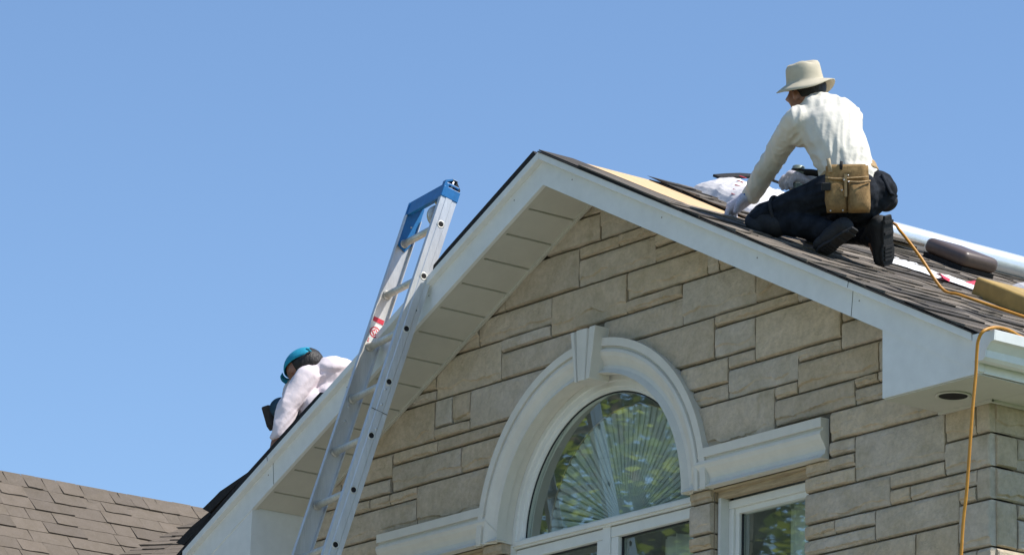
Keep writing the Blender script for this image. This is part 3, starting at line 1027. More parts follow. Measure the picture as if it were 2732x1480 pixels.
# cross roof meeting it in a valley
V0, V1 = V((-6.30, 1.90, 7.10)), V((-5.55, .42, 6.35))
hd = V((.80, .60, 0)).normalized()
pn = (V1 - V0).cross(hd).normalized()
if pn.z < 0:
    pn = -pn
dn = pn.cross(hd).normalized()
if dn.z > 0:
    dn = -dn
cross = obj('cross_roof', prism([V0 + pn * .012, V1 + pn * .012, V1 + hd * 2.2 + pn * .012, V0 + hd * 2.2 + pn * .012], -pn * .02), M_tar, nb)
fix_normals(cross)
q0 = V0 + pn * .012
vd = (V1 - V0)
sd_ = vd.dot(dn)
lay(cross, q0, dn, hd, pn, .04, sd_, lambda s: vd.dot(hd) * s / sd_ - .02, lambda s: vd.dot(hd) * s / sd_ + .9, .119, TABN, WID_N)

# ------------------------------------------------------------------ trees across the street (seen in the panes)
def tree(loc, h, rad, seed, label, nleaf=5200):
    rnd = random.Random(seed)
    t = thing('deciduous_tree', label, 'tree', loc, 'trees across the street')
    L = V(loc)
    pts = [L + V((rnd.uniform(-.15, .15) * k, rnd.uniform(-.15, .15) * k, h * .6 * k / 5)) for k in range(6)]
    parts = [tube(pts, [.26, .22, .19, .16, .12, .07], 9)]
    cl = []
    for k in range(11):
        a = k * 2.4 + rnd.uniform(-.4, .4)
        z_ = rnd.uniform(.32, .58) * h
        e = L + V((math.cos(a) * rad * rnd.uniform(.4, .8), math.sin(a) * rad * rnd.uniform(.4, .8), z_ + h * rnd.uniform(.12, .36)))
        b0 = L + V((0, 0, z_))
        parts.append(tube([b0, b0.lerp(e, .5) + V((0, 0, .15)), e], [.09, .06, .025], 6))
        cl.append(e)
    for k in range(30):
        a = rnd.uniform(0, 6.28)
        u = rnd.uniform(-.85, 1)
        q = math.sqrt(1 - u * u)
        cl.append(L + V((math.cos(a) * rad * q, math.sin(a) * rad * q, h * .66 + u * h * .33)) * 1.0)
    obj('trunk', join(*parts), M_bark, t, True)
    v, f = [], []
    for i in range(nleaf):
        c = cl[i % len(cl)]
        r_ = rad * .30
        p = c + V((rnd.gauss(0, r_ * .62), rnd.gauss(0, r_ * .62), rnd.gauss(0, r_ * .5)))
        d = V((rnd.uniform(-1, 1), rnd.uniform(-1, 1), rnd.uniform(-.7, .5))).normalized()
        _, s, u = frame_of(d)
        w = rnd.uniform(.04, .075)
        ln = w * 1.9
        n = len(v)
        v += [p, p + d * ln * .5 + s * w, p + d * ln, p + d * ln * .5 - s * w]
        f += [(n, n + 1, n + 2, n + 3)]
    obj('crown', (v, f), M_leaf, t)


tree((-14.5, -12.3, 0), 17.0, 4.6, 3, 'tall leafy tree reflected in the arched window', 70000)
tree((-10.5, -16.5, 0), 14.0, 4.2, 5, 'broad leafy tree farther off, reflected in the side window', 26000)
tree((-24.5, -19.0, 0), 20.0, 6.0, 9, 'rounded leafy tree farthest along the street, reflected in the panes', 34000)


# ------------------------------------------------------------------ extension ladder
LH = V((-0.86035621, -0.4, 7.07792009))        # centre of the second rung hole, outer face of the right rail
LA = V((0.04920372, 0.28466972, 0.95736208)).normalized()
LR = V((-0.98539372, 0.17029154, 0)).normalized()    # along the rungs, away from the viewer
LB = LR.cross(LA).normalized()                 # across the rail
if LB.y < 0:
    LB = -LB
LS, LW = 0.28584, 0.4045
nr = int(LH.z / (LS * LA.z))
foot = LH - LA * (LH.z / LA.z - .02)
top = LH + LA * (LS + .185)
ladder = thing('extension_ladder', 'tall aluminium extension ladder with blue top leaning on the left rake', 'ladder', tuple(foot + LR * LW / 2))
RW = 0.088


def rail(c0, c1, inward):
    """C-section rail: web plus two flanges turned towards the rungs"""
    hw = RW / 2
    sec = [(-hw, 0), (-.020, 0), (-.016, -.0025), (.016, -.0025), (.020, 0), (hw, 0), (hw, .028), (hw - .004, .028), (hw - .005, .004), (-hw + .005, .004), (-hw + .004, .028), (-hw, .028)]
    v = [c + LB * a + inward * b for c in (c0, c1) for a, b in sec]
    m = len(sec)
    f = [(i, (i + 1) % m, m + (i + 1) % m, m + i) for i in range(m)]
    f += [(0, 1, 2, 3, 4, 5, 8, 9), (5, 6, 7, 8), (9, 10, 11, 0)]
    f += [tuple(m + i for i in q) for q in ((0, 9, 8, 5, 4, 3, 2, 1), (5, 8, 7, 6), (9, 0, 11, 10))]
    return v, f


r0 = foot
r1 = foot + LR * LW
ra = fix_normals(obj('side_rail', rail(r0, top, LR), M_ladder, ladder))
rb = fix_normals(obj('side_rail', rail(r1, top + LR * LW - LA * .045, -LR), M_ladder, ladder))
for k in range(1 - nr, 2):
    c = LH + LA * (LS * k)
    rg = obj('rung', tube([c + LR * .002, c + LR * (LW - .002)], .0178, 16), M_rung, ladder, True)
    for e, sg in ((c, -1), (c + LR * LW, 1)):
        ring = lathe([(.0135, .0), (.0195, .0005), (.0205, .003), (.0175, .0045), (.0135, .003)], e, LR * sg, 20, cap=False)
        obj('rung_collar', ring, M_rung, rg, True)
        obj('rung_bore', lathe([(.0138, .0015), (.0, .0014)], e + LR * sg * .0012, LR * sg, 20, cap=False), M_hole, rg)
        e2 = e - LR * sg * .004
        obj('rung_swage', lathe([(.0165, .0), (.024, .001), (.022, .008), (.0168, .012)], e2, -LR * sg, 20, cap=False), M_rung, rg, True)
# splice line, rivets and scuffs on the rails
for c, out in ((LH, -LR), (LH + LR * LW, -LR)):
    for a, b_, r_ in ((-2.15, -.006, .0075), (-2.42, .0, .0075), (-2.86, .012, .0075), (-3.95, -.01, .006)):
        p = c + LA * (LS * a) + LB * b_ + (out * .0015 if c is LH else out * .0050)
        obj('rivet', ell(p, LA, LB, out, r_, r_, .004, 10, 6), M_steel, ladder, True)
    if c is LH:
        for a, b_ in ((1.72, .008), (1.33, .006), (-.62, .018), (-.88, .014), (-1.32, .012)):
            p = c + LA * (LS * a) + LB * b_ + out * .0016
            obj('bolt_hole', lathe([(.0045, 0), (0, 0)], p, out, 10, cap=False), M_hole, ladder)
obj('splice_line', obox(LH - LA * (LS * 2.55) - LR * .0008, LA, LB, LR, .0012, RW / 2 - .001, .0022), M_groove, ladder)
# blue end cap with cross plate, side plates and pulley
hp = lambda a, b_, c: top + LA * a + LB * b_ + LR * c
crossbar = obj('top_brace', obox(hp(-.005, -.030, LW / 2 + .006), LA, LB, LR, .036, .008, LW / 2 + .010), M_blue, ladder)
bevel(crossbar, .004)
ob = obj('top_brace', obox(hp(.028, -.002, LW / 2 + .006), LA, LB, LR, .006, .036, LW / 2 + .008), M_blue, ladder)
bevel(ob, .003)
for c, sg in ((0.0, 1), (LW, -1)):
    if sg > 0:
        poly = [hp(-.03, -.044, c - .004), hp(-.012, .046, c - .004), hp(.030, .046, c - .004), hp(.052, .010, c - .004), hp(.050, -.012, c - .004), hp(.020, -.044, c - .004)]
        o = obj('end_cap', prism([hp(-.045, -.047, c - .0035), hp(-.045, .047, c - .0035), hp(.012, .047, c - .0035), hp(.012, -.047, c - .0035)], LR * .034), M_blue, ladder)
        fix_normals(o)
        bevel(o, .003)
        o = obj('cap_end_face', prism([hp(.010, -.044, c + .012), hp(.010, .047, c + .012), hp(.030, .047, c + .012), hp(.060, .020, c + .012), hp(.064, -.004, c + .012), hp(.040, -.044, c + .012)], LR * .006), M_black, ladder)  # shade inside the open cap, drawn as a black plate
        fix_normals(o)
        o = obj('cap_end_face', prism([hp(.010, -.047, c - .003), hp(.040, -.047, c - .003), hp(.064, -.006, c - .003), hp(.052, -.012, c - .003), hp(.034, -.036, c - .003), hp(.010, -.036, c - .003)], LR * .030), M_blue, ladder)
        fix_normals(o)
        obj('cap_pin', tube([hp(.008, -.004, c + .006), hp(.058, -.004, c + .006)], .0075, 12), M_steel, ladder, True)
        o = obj('cap_lip', prism([hp(.058, -.014, c - .004), hp(.058, .018, c - .004), hp(.062, .018, c - .004), hp(.062, -.014, c - .004)], LR * .034), M_steel, ladder)
        fix_normals(o)
    else:
        o = obj('side_plate', prism([hp(.03, -.042, c - .007), hp(.03, .044, c - .007), hp(-.16, .044, c - .007), hp(-.225, .014, c - .007), hp(-.205, -.038, c - .007)], LR * -.004), M_blue, ladder)
        fix_normals(o)
        bevel(o, .001)
        for a, b_ in ((-.09, .006), (-.20, .008)):
            obj('rivet', ell(hp(a, b_, c - .012), LA, LB, LR, .006, .006, .003, 10, 6), M_steel, ladder, True)
pc = hp(-.115, .004, .085)
obj('pulley', lathe([(.052, -.009), (.056, -.007), (.050, 0), (.056, .007), (.052, .009)], pc, LR, 32), M_rung, ladder, True)
obj('pulley_strap', obox(pc + LA * .02 - LB * .01 - LR * .016, LA, LB, LR, .085, .014, .002), M_steel, ladder)
obj('pulley_strap', obox(pc + LA * .02 + LR * .016, LA, LB, LR, .085, .012, .002), M_black, ladder)
obj('rope_end', tube(spline([hp(-.045, -.02, .10), hp(-.05, .0, .12), hp(-.045, .02, .14)], 5), .006, 8), simple('yellow_rope', (.55, .38, .02), .8), ladder, True)
# safety sticker on the inner face of the far rail
sc = LH + LR * (LW - .0048) - LA * (LS * .78)
ax_, ay_, an_ = LB, LA, -LR
st = obj('sticker', obox(sc, ax_, ay_, an_, .030, .062, .0006), M_white, ladder)
obj('sticker_band', obox(sc + ay_ * .082 + an_ * .0002, ax_, ay_, an_, .029, .012, .0007), M_red, ladder)
obj('sticker_ring', lathe([(.022, .001), (.0285, .001)], sc + ay_ * .018, an_, 32, cap=False), M_red, st)
o = obj('sticker_diamond', prism([sc + ay_ * .038 + an_ * .0009, sc + ay_ * .018 + ax_ * .021 + an_ * .0009, sc - ay_ * .002 + an_ * .0009, sc + ay_ * .018 - ax_ * .021 + an_ * .0009], an_ * .0003), M_red, st)
o = obj('sticker_cross', join(obox(sc + ay_ * .018 + an_ * .0014, ax_, ay_, an_, .012, .003, .0003), obox(sc + ay_ * .018 + an_ * .0018, ax_, ay_, an_, .003, .012, .0003)), M_white, st)
for dx in (-.02, .02):
    for dy in (-.026, -.038):
        obj('sticker_mark', obox(sc + ay_ * dy + ax_ * dx + an_ * .0009, ax_, ay_, an_, .004 if dy < -.03 else .0025, .004, .0003), M_red, st)

# ------------------------------------------------------------------ roofer kneeling on the right slope
Pv = V((1.573, .186, 7.063)); Nk = V((1.387, .108, 7.505)); Hd = V((1.348, .088, 7.570))
SL = V((1.417, -.012, 7.395)); SR = V((1.400, .300, 7.478))
EL = V((1.164, .059, 7.290)); WL = V((.950, .118, 7.183)); HL = V((.868, .100, 7.146))
KL = V((1.235, -.025, 6.985)); AL = V((1.585, .070, 6.850)); TL = V((1.545, .030, 6.772))
hipL, hipR = Pv + V((.022, -.085, 0)), Pv + V((-.022, .085, .0))
KR = V((1.17, .37, 7.03)); AR = V((1.60, .270, 6.885)); TR = V((1.625, .300, 6.745))
ER = V((1.23, .40, 7.25)); WR = V((1.17, .29, 7.215)); HR = V((1.165, .24, 7.225))
sdv = (SR - SL).normalized()
spine = (Nk - Pv).normalized()
fwd = V((-.93, -.30, .2))
fwd = (fwd - spine * fwd.dot(spine)).normalized()
WA = V((1.554, .172, 7.147))
MD = V((1.528, .150, 7.232))
CH = V((1.473, .136, 7.362))
UC = V((1.433, .131, 7.440))

man = blob('person', [
    ell(Hd + V((.008, .006, .015)), fwd, sdv, spine, .080, .066, .086),
    ell(Hd + fwd * .036 - spine * .050, fwd, sdv, spine, .048, .050, .062),
    ell(Hd + fwd * .040 - spine * .012, fwd, sdv, spine, .040, .056, .058),
    capsule(Hd - spine * .03, .050, Nk - spine * .06, .058),
    capsule(Hd + fwd * .074 - spine * .018, .007, Hd + fwd * .080 - spine * .034, .009),
    ell(Hd - sdv * .074 - spine * .02, fwd, sdv, spine, .016, .010, .028, 10, 8),
    ell(Hd + sdv * .074 - spine * .02, fwd, sdv, spine, .016, .010, .028, 10, 8),
    capsule(Hd + fwd * .074 - sdv * .03 + spine * .008, .011, Hd + fwd * .074 + sdv * .03 + spine * .008, .011),
    capsule(Hd + fwd * .076 - sdv * .018 - spine * .060, .006, Hd + fwd * .076 + sdv * .018 - spine * .060, .006),
    capsule(Pv, .10, WA, .085, sdv, .75), capsule(WA, .085, CH, .115, sdv, .7), capsule(CH, .115, Nk - spine * .05, .07, sdv, .7),
    capsule(SL, .045, EL, .036), capsule(EL, .036, WL, .027), capsule(WL, .027, WL.lerp(HL, .5), .028),
    capsule(SR, .045, ER, .036), capsule(ER, .036, WR, .027), capsule(WR, .027, HR, .028),
    capsule(Nk - spine * .05, .06, SL, .045), capsule(Nk - spine * .05, .06, SR, .045),
    capsule(hipL, .075, KL, .05), capsule(KL, .05, AL, .036), capsule(AL, .036, TL + V((0, 0, .02)), .03),
    capsule(hipR, .075, KR, .05), capsule(KR, .05, AR, .036), capsule(AR, .036, TR + V((0, 0, .02)), .03)], M_skin, None, .0085, 4)
tag(man, 'person in khaki bucket hat, cream shirt and jeans kneeling on the roof', 'person')
off = ORG[man]


def folds(amp, dirs, f0=7, f1=30):
    """long creases running along dirs[0]"""
    a = V(dirs[0]).normalized()
    b_ = V(dirs[1])
    b_ = (b_ - a * b_.dot(a)).normalized()
    c = a.cross(b_)

    def fn(p, n):
        w = noise.noise(V((p.dot(a) * f0 * .5, p.dot(b_) * f0 * .5, p.dot(c) * 3)))
        t = noise.noise(V((p.dot(a) * f0, p.dot(b_) * f1 + w * 2.0, p.dot(c) * f1 * .6)))
        return amp * (1 - abs(t) * 2.6) * .9 + amp * .12 * noise.noise(p * 40)
    return fn


def shirt_disp(p, n):
    base = F_back(p, n)
    low = max(0, .15 - (p - Pv).dot(spine)) / .15
    low2 = F_low(p, n) * min(1, low)
    arm = max(0.0, min(1.0, (1.33 - p.x) / .08)) if p.y < .2 else 0.0
    ar = F_arm(p, n) * arm
    return base * (1 - .8 * arm) * (1 - .6 * min(1, low)) + low2 + ar


LBv = (EL - SL).cross(V((0, 0, 1))).normalized()
F_back = folds(.0066, (spine * 1.0 + sdv * .62, sdv), 2.6, 29)
F_low = folds(.0085, (sdv - spine * .25, spine), 2.6, 34)
F_arm = folds(.0060, ((EL - SL).normalized() * .8 + LBv, (EL - SL)), 4, 26)
shirt = blob('shirt', [
    capsule(Pv + spine * .075, .130, WA + spine * .02, .134, sdv, .80), capsule(WA, .134, MD, .138, sdv, .82), capsule(MD, .140, CH, .152, sdv, .82),
    capsule(CH, .152, UC, .132, sdv, .76),
    ell(CH + spine * .03 - fwd * .030, fwd, sdv, spine, .095, .135, .14),
    capsule(Nk - spine * .066, .080, SL, .064), capsule(Nk - spine * .066, .080, SR, .064),
    capsule(Nk - spine * .06, .070, Nk - spine * .034, .060),
    capsule(SL, .066, EL, .051), capsule(EL, .052, WL, .042), capsule(WL.lerp(EL, .3), .044, WL.lerp(EL, -.02), .040),
    capsule(SL.lerp(EL, .1) + spine * -.05 + sdv * .03, .055, SL.lerp(EL, .45) + sdv * .01, .048),
    capsule(SR, .066, ER, .053), capsule(ER, .053, WR, .042)], M_shirt, man, .0065, 3, shirt_disp)

jd = folds(.0050, ((KL - hipL), V((0, 0, 1))), 5, 30)
jeans = blob('jeans', [
    capsule(Pv - spine * .03, .128, Pv + spine * .085, .118, sdv, .82),
    ell(Pv - fwd * .055 - spine * .03 - sdv * .06, fwd, sdv, spine, .085, .082, .10), ell(Pv - fwd * .055 - spine * .03 + sdv * .06, fwd, sdv, spine, .085, .082, .10),
    capsule(hipL, .094, KL, .066), capsule(KL, .066, AL, .050), ell(KL + V((-.01, -.01, .0)), fwd, sdv, spine, .07, .066, .066),
    capsule(hipR, .094, KR, .066), capsule(KR, .066, AR, .050), ell(KR, fwd, sdv, spine, .07, .066, .066)], M_denim, man, .0075, 3, jd)
# back pockets
pk = Pv - fwd * .118 + sdv * .070 - spine * .04
o = obj('back_pocket', obox(pk, (sdv + fwd * .45).normalized(), spine, (fwd - sdv * .45).normalized(), .045, .055, .006), M_denim, jeans)
bevel(o, .006, 2)

# boots, toes tucked under
def boot(A, T, heel, side_, nm):
    d = (T - heel).normalized()
    s = V(side_)
    s = (s - d * s.dot(d)).normalized()
    nrm = d.cross(s).normalized()
    bt = blob(nm, [capsule(A + (A - heel) * .3, .050, heel, .048), capsule(heel, .045, heel.lerp(T, .55), .046), capsule(heel.lerp(T, .5), .046, T, .042, s, .8)], M_black, man, .008, 3)
    # sole faces backwards
    back = nrm if nrm.dot(-fwd) > 0 else -nrm
    c0, c1 = heel + back * .036, T + back * .028
    L = (c1 - c0).length
    dd = (c1 - c0).normalized()
    out = []
    for t, w in ((-.05, .022), (.0, .034), (.25 * L, .036), (.5 * L, .033), (.75 * L, .044), (L, .042), (L + .03, .026)):
        out.append((c0 + dd * t, w))
    poly = [p + s * w for p, w in out] + [p - s * w for p, w in reversed(out)]
    so = obj('boot_sole', prism(poly, back * .014), M_black, bt)
    fix_normals(so)
    bevel(so, .004)
    for t in (-.02, .03, .62 * L, .74 * L, .86 * L, .98 * L):
        obj('sole_tread', obox(c0 + dd * t + back * .016, s, dd, back, .028, .006, .004), M_black, bt)
    return bt


boot(AL, TL + V((-.01, -.005, .028)), V((1.640, .060, 6.862)), (.2, -1, .1), 'boot')
boot(AR, TR + V((0, .0, .028)), V((1.672, .248, 6.905)), (.2, -1, .1), 'boot')
# knee pads
for K, H_ in ((KL, hipL), (KR, hipR)):
    dn_ = V((-.55, -.25, -.8)).normalized()
    kp = blob('knee_pad', [ell(K + dn_ * .034 + V((-.008, 0, .004)), dn_, sdv, dn_.cross(sdv), .052, .082, .092), capsule(K + dn_ * .024 - UX * .02, .070, K + dn_ * .022 + UX * .085, .054)], M_black, man, .008, 4)
    sp_ = (K - H_).normalized()
    s1 = sp_.cross(V((0, 0, 1))).normalized()
    ring = [K - sp_ * .055 + (s1 * math.cos(a) + s1.cross(sp_) * math.sin(a)) * .076 for a in [2 * math.pi * i / 24 for i in range(24)]]
    obj('pad_strap', tube(ring, .008, 6, closed=True), M_black, kp, True)

# head wear: hair, canvas bucket hat
hair = blob('hair', [ell(Hd + V((.008, .006, .010)) - fwd * .008, fwd, sdv, spine, .079, .070, .080), capsule(Hd - fwd * .040 - spine * .02, .048, Hd - fwd * .036 - spine * .048, .040, sdv, .6)], M_hair, man, .008, 3)
hup = (cu * .97 - cx * .15 + cf * .10).normalized()
hs = (cx - hup * cx.dot(hup)).normalized()
hb = hs.cross(hup).normalized()
hc = V((1.356, .082, 7.606))
prof = []
v, f = [], []
rings = [(.130, -.026), (.115, -.015), (.097, -.004), (.0815, .004), (.0795, .012), (.0775, .020), (.0765, .036), (.0745, .060), (.0715, .077), (.066, .087), (.050, .092), (.022, .0935), (.004, .094)]
nn = 56
for i, (r_, h_) in enumerate(rings):
    for k in range(nn):
        a = 2 * math.pi * k / nn
        br = max(0, 3 - i) / 3
        wob = br * (.016 * math.sin(2 * a + .5) + .007 * math.sin(3 * a + 1.2)) + (.004 * math.sin(3 * a + 2) + .003 * math.sin(5 * a)) * (i > 7)
        dent = -.012 * (i > 9) * math.exp(-((a - 2.6) ** 2))
        v.append(hc + hup * (h_ + wob + dent) + (hs * math.cos(a) + hb * math.sin(a)) * (r_ * (1 + .03 * math.cos(2 * a) + (.02 * noise.noise(V((math.cos(a) * 2, math.sin(a) * 2, h_ * 30))) if i > 4 else 0))))
for i in range(len(rings) - 1):
    for k in range(nn):
        f.append((i * nn + k, i * nn + (k + 1) % nn, (i + 1) * nn + (k + 1) % nn, (i + 1) * nn + k))
f.append(tuple((len(rings) - 1) * nn + k for k in range(nn)))
hat = obj('bucket_hat', (v, f), M_hat, man, True)
sol = hat.modifiers.new('thick', 'SOLIDIFY')
sol.thickness = .0035
obj('hat_band_seam', tube([hc + hup * .013 + (hs * math.cos(a) + hb * math.sin(a)) * (.0800 * (1 + .03 * math.cos(2 * a))) for a in [2 * math.pi * i / 48 for i in range(48)]], .0016, 6, closed=True), M_hat, hat, True)


def hand(nm, W_, H_, palm_n, curl, mat, parent, thumb_side, grip=None):
    """knit glove: palm, four bent fingers of unequal length, thumb from the side"""
    d = (H_ - W_).normalized()
    pn_ = V(palm_n)
    pn_ = (pn_ - d * pn_.dot(d)).normalized()
    s = d.cross(pn_).normalized() * thumb_side
    base_ = W_ + d * .035
    kn = base_ + d * .065
    parts = [capsule(W_ - d * .01, .034, base_, .038, s, .8), capsule(base_, .048, kn, .050, s, .66)]
    for i, (o_, ln) in enumerate(((.036, .064), (.013, .073), (-.012, .068), (-.035, .054))):
        p = kn + s * o_
        dirc = d.copy()
        q = p
        for k, (seg, r_) in enumerate(((.42, .0130), (.33, .0122), (.25, .0112))):
            ang = curl * (k + .6)
            dd = (d * math.cos(ang) + pn_ * math.sin(ang)).normalized()
            e = q + dd * (ln * seg * 1.25) + s * (o_ * .04)
            parts.append(capsule(q, r_, e, r_ * .95, n=10))
            q = e
    t0 = base_ + s * .034
    t1 = t0 + (d * .55 + s * .55 + pn_ * .45).normalized() * .042
    t2 = t1 + (d * .75 - s * .1 + pn_ * .55).normalized() * .032
    parts += [capsule(t0, .016, t1, .0125, n=10), capsule(t1, .0125, t2, .0105, n=10)]
    return blob(nm, parts, mat, parent, .0042, 2)


gl_ = hand('glove', WL, WL + (HL - WL) * 1.0 + V((0, -.006, -.004)), -UN, .62, M_glove, man, 1)
wd_ = (HL - WL).normalized()
ring = [WL + wd_ * .018 + (wd_.cross(UN).normalized() * math.cos(a) + UN * math.sin(a) * .85) * .0355 for a in [2 * math.pi * i / 24 for i in range(24)]]
obj('glove_cuff', tube(ring, .007, 8, closed=True), M_cuff, gl_, True)
hand('glove', WR, HR, (-.3, -.6, -.5), .85, M_glove, man, -1)

# tool belt and pouch
pn_ = (CAM - Pv).normalized()
pn_ = (pn_ * .9 + V((.25, .45, .0)) * .25).normalized()
pu = (spine * .2 + V((0, 0, 1))).normalized()
pu = (pu - pn_ * pu.dot(pn_)).normalized()
pr = pu.cross(pn_).normalized()
if pr.dot(cx) < 0:
    pr = -pr
bc = Pv + spine * .095
ring_o = []
v, f = [], []
m = 48
for i in range(m):
    a = 2 * math.pi * i / m
    q = bc + (sdv * math.cos(a) * .136 + fwd * math.sin(a) * .112) + spine * (.012 * math.sin(a * 2))
    n_ = (sdv * math.cos(a) * .112 + fwd * math.sin(a) * .136).normalized()
    for h_, t_ in ((-.024, 0), (-.024, .006), (-.012, .0075), (0, .006), (.012, .0075), (.024, .006), (.024, 0)):
        v.append(q + spine * h_ + n_ * t_)
for i in range(m):
    for j in range(6):
        f.append((i * 7 + j, ((i + 1) % m) * 7 + j, ((i + 1) % m) * 7 + j + 1, i * 7 + j + 1))
belt = fix_normals(obj('tool_belt', (v, f), M_web, man, True))
pc = CAM + ((Pv + spine * .045) - CAM) * (18.335 / ((Pv + spine * .045) - CAM).length)
pc = pc - cx * .014 - cu * .018


def pouch(cxy, hx, hy, hz, puff, nm, mat, dep):
    """stitched pocket: rounded slab, bulging towards its lower half"""
    v, f = [], []
    nx, ny = 9, 9
    for j in range(ny):
        for i in range(nx):
            u, w = i / (nx - 1) * 2 - 1, j / (ny - 1) * 2 - 1
            ed = (1 - abs(u) ** 4) * (1 - abs(w) ** 4)
            rx = hx * (1 - .12 * max(0, -w - .5) * 2 - .04 * w)
            bulge = puff * ed * (.75 - .35 * w) + .004 * noise.noise(V((u * 2.2 + cxy[0] * 40, w * 2.2, 3.1)))
            v.append(pc + pr * (cxy[0] + u * rx) + pu * (cxy[1] + w * hy) + pn_ * (dep + hz + bulge))
    nb_ = len(v)
    for j in range(ny):
        for i in range(nx):
            u, w = i / (nx - 1) * 2 - 1, j / (ny - 1) * 2 - 1
            rx = hx * (1 - .12 * max(0, -w - .5) * 2 - .04 * w)
            v.append(pc + pr * (cxy[0] + u * rx) + pu * (cxy[1] + w * hy) + pn_ * dep)
    for j in range(ny - 1):
        for i in range(nx - 1):
            a = j * nx + i
            f += [(a, a + 1, a + nx + 1, a + nx), (nb_ + a, nb_ + a + nx, nb_ + a + nx + 1, nb_ + a + 1)]
    per = [i for i in range(nx)] + [j * nx + nx - 1 for j in range(1, ny)] + [(ny - 1) * nx + i for i in range(nx - 2, -1, -1)] + [j * nx for j in range(ny - 2, 0, -1)]
    for a, b2 in zip(per, per[1:] + per[:1]):
        f.append((a, nb_ + a, nb_ + b2, b2))
    o = obj(nm, (v, f), mat, belt, True)
    return fix_normals(o)


pouch((.0, .0), .098, .102, .006, .006, 'pouch_back', M_leather, -.012)
pouch((-.004, .066), .088, .042, .010, .014, 'pouch_flap', M_leather, -.002)
pouch((-.050, -.030), .047, .074, .010, .026, 'pouch_pocket', M_leather, .002)
pouch((.048, -.040), .050, .066, .018, .046, 'pouch_pocket', M_leather, .004)
o = obj('pouch_tab', obox(pc + pr * -.012 + pu * .016 + pn_ * .030, pr, pu, pn_, .006, .050, .003), M_web, belt)
obj('tool_handle', tube([pc + pr * -.075 + pu * .075 + pn_ * .012, pc + pr * -.085 + pu * .135 + pn_ * .008], .009, 10), M_wood, belt, True)
obj('tool_handle', tube([pc + pr * -.030 + pu * .085 + pn_ * .012, pc + pr * -.026 + pu * .122 + pn_ * .010], .007, 10), M_black, belt, True)
obj('pouch_rim', tube(spline([pc + pr * -.008 + pu * .034 + pn_ * .030, pc + pr * .04 + pu * .030 + pn_ * .046, pc + pr * .098 + pu * .034 + pn_ * .026], 6), .0040, 6), M_web, belt, True)
obj('pouch_rim', tube(spline([pc + pr * -.100 + pu * .052 + pn_ * .014, pc + pr * -.045 + pu * .046 + pn_ * .030, pc + pr * .092 + pu * .052 + pn_ * .02], 6), .0036, 6), M_web, belt, True)
for a, b_, d_ in ((-.020, .040, .032), (-.03, -.005, .034), (-.08, -.095, .024), (-.026, -.094, .028), (.0, .032, .04), (.0, .06, .026)):
    obj('rivet', ell(pc + pr * a + pu * b_ + pn_ * d_, pr, pu, pn_, .0042, .0042, .003, 8, 6), M_steel, belt, True)
o = obj('tape_clip', obox(pc + pr * -.098 + pu * .012 + pn_ * .018, pr, pu, pn_, .020, .018, .014), M_black, belt)
bevel(o, .004)
# hammer loop and spare pouch on the far hip
o = blob('side_pouch', [capsule(bc + sdv * .165 - spine * .09 + fwd * -.03, .040, bc + sdv * .155 - spine * .17 - fwd * .02, .052, fwd, .6), capsule(bc + sdv * .14, .02, bc + sdv * .165 - spine * .09 - fwd * .03, .03)], M_black, belt, .008, 3)

# ------------------------------------------------------------------ nail gun in the right hand
ng0 = V((1.17, .21, 7.222))
gup = (V((0, 0, 1)) + UN * .4).normalized()
gfw = V((-.75, -.62, 0)).normalized()
gs = gup.cross(gfw).normalized()
gun = thing('nail_gun', 'grey green pneumatic nail gun standing beside the kneeling knee', 'nail gun', tuple(ng0 - gup * .10))
gb = V((1.168, .205, 7.222))
obj('cylinder', lathe([(.020, -.070), (.027, -.066), (.029, -.02), (.029, .03), (.032, .032), (.032, .050), (.029, .052), (.029, .060), (.022, .066), (.008, .067)], gb, gup, 24), M_tool, gun, True)
obj('cap_ring', lathe([(.0315, .035), (.0335, .037), (.0335, .046), (.0315, .048)], gb, gup, 24, cap=False), M_black, gun, True)
obj('nose', tube([gb - gup * .065, gb - gup * .115], [.017, .010], 12), M_steel, gun, True)
obj('handle', tube(spline([gb + gup * .035 - gfw * .02, gb + gup * .030 - gfw * .07, gb + gup * .015 - gfw * .13], 6), .016, 12), M_black, gun, True)
o = obj('magazine', lathe([(.040, -.022), (.045, -.018), (.045, .018), (.040, .022)], gb - gup * .075 - gfw * .055, gs, 24), M_black, gun, True)
obj('label_plate', obox(gb - cf * .0295, gup, cx, cf, .016, .010, .001), M_white, gun)

# ------------------------------------------------------------------ air hose: along the roof, off to the right, back over the gutter and down
h_a = [(1.60, .40, 6.97), (1.585, .43, 6.99), (1.60, .455, 6.935)]
pts = [gb - gfw * .13 + gup * .012, V((1.30, .42, 7.06)), V((1.50, .47, 7.00)), V((1.60, .44, 6.93)), V((1.70, .46, 6.80))]
pts += [on_roof(1.79, .50, .029), on_roof(1.86, .535, .029), on_roof(1.96, .60, .029), on_roof(2.10, .72, .029), on_roof(2.28, .88, .029), on_roof(2.44, 1.10, .029), on_roof(2.62, 1.22, .029), on_roof(2.80, 1.02, .029), on_roof(2.90, .55, .029), on_roof(2.955, .10, .020)]
pts += [V((3.0, -.06, 6.045)), V((3.03, -.208, 6.036)), V((3.035, -.296, 6.051)), V((3.035, -.369, 6.048)), V((3.038, -.436, 6.020)), V((3.017, -.446, 5.984)), V((3.003, -.442, 5.922)), V((2.995, -.44, 5.845)), V((2.985, -.45, 5.69)), V((2.952, -.45, 5.388)), V((2.918, -.45, 5.118)), V((2.88, -.46, 4.2)), V((2.85, -.5, 2.0)), V((2.9, -.6, .05))]
hose = obj('air_hose', tube(spline(pts, 10), .0070, 10), M_hose, None, True)
tag(hose, 'orange yellow air hose crossing the shingles and hanging over the gutter', 'hose')

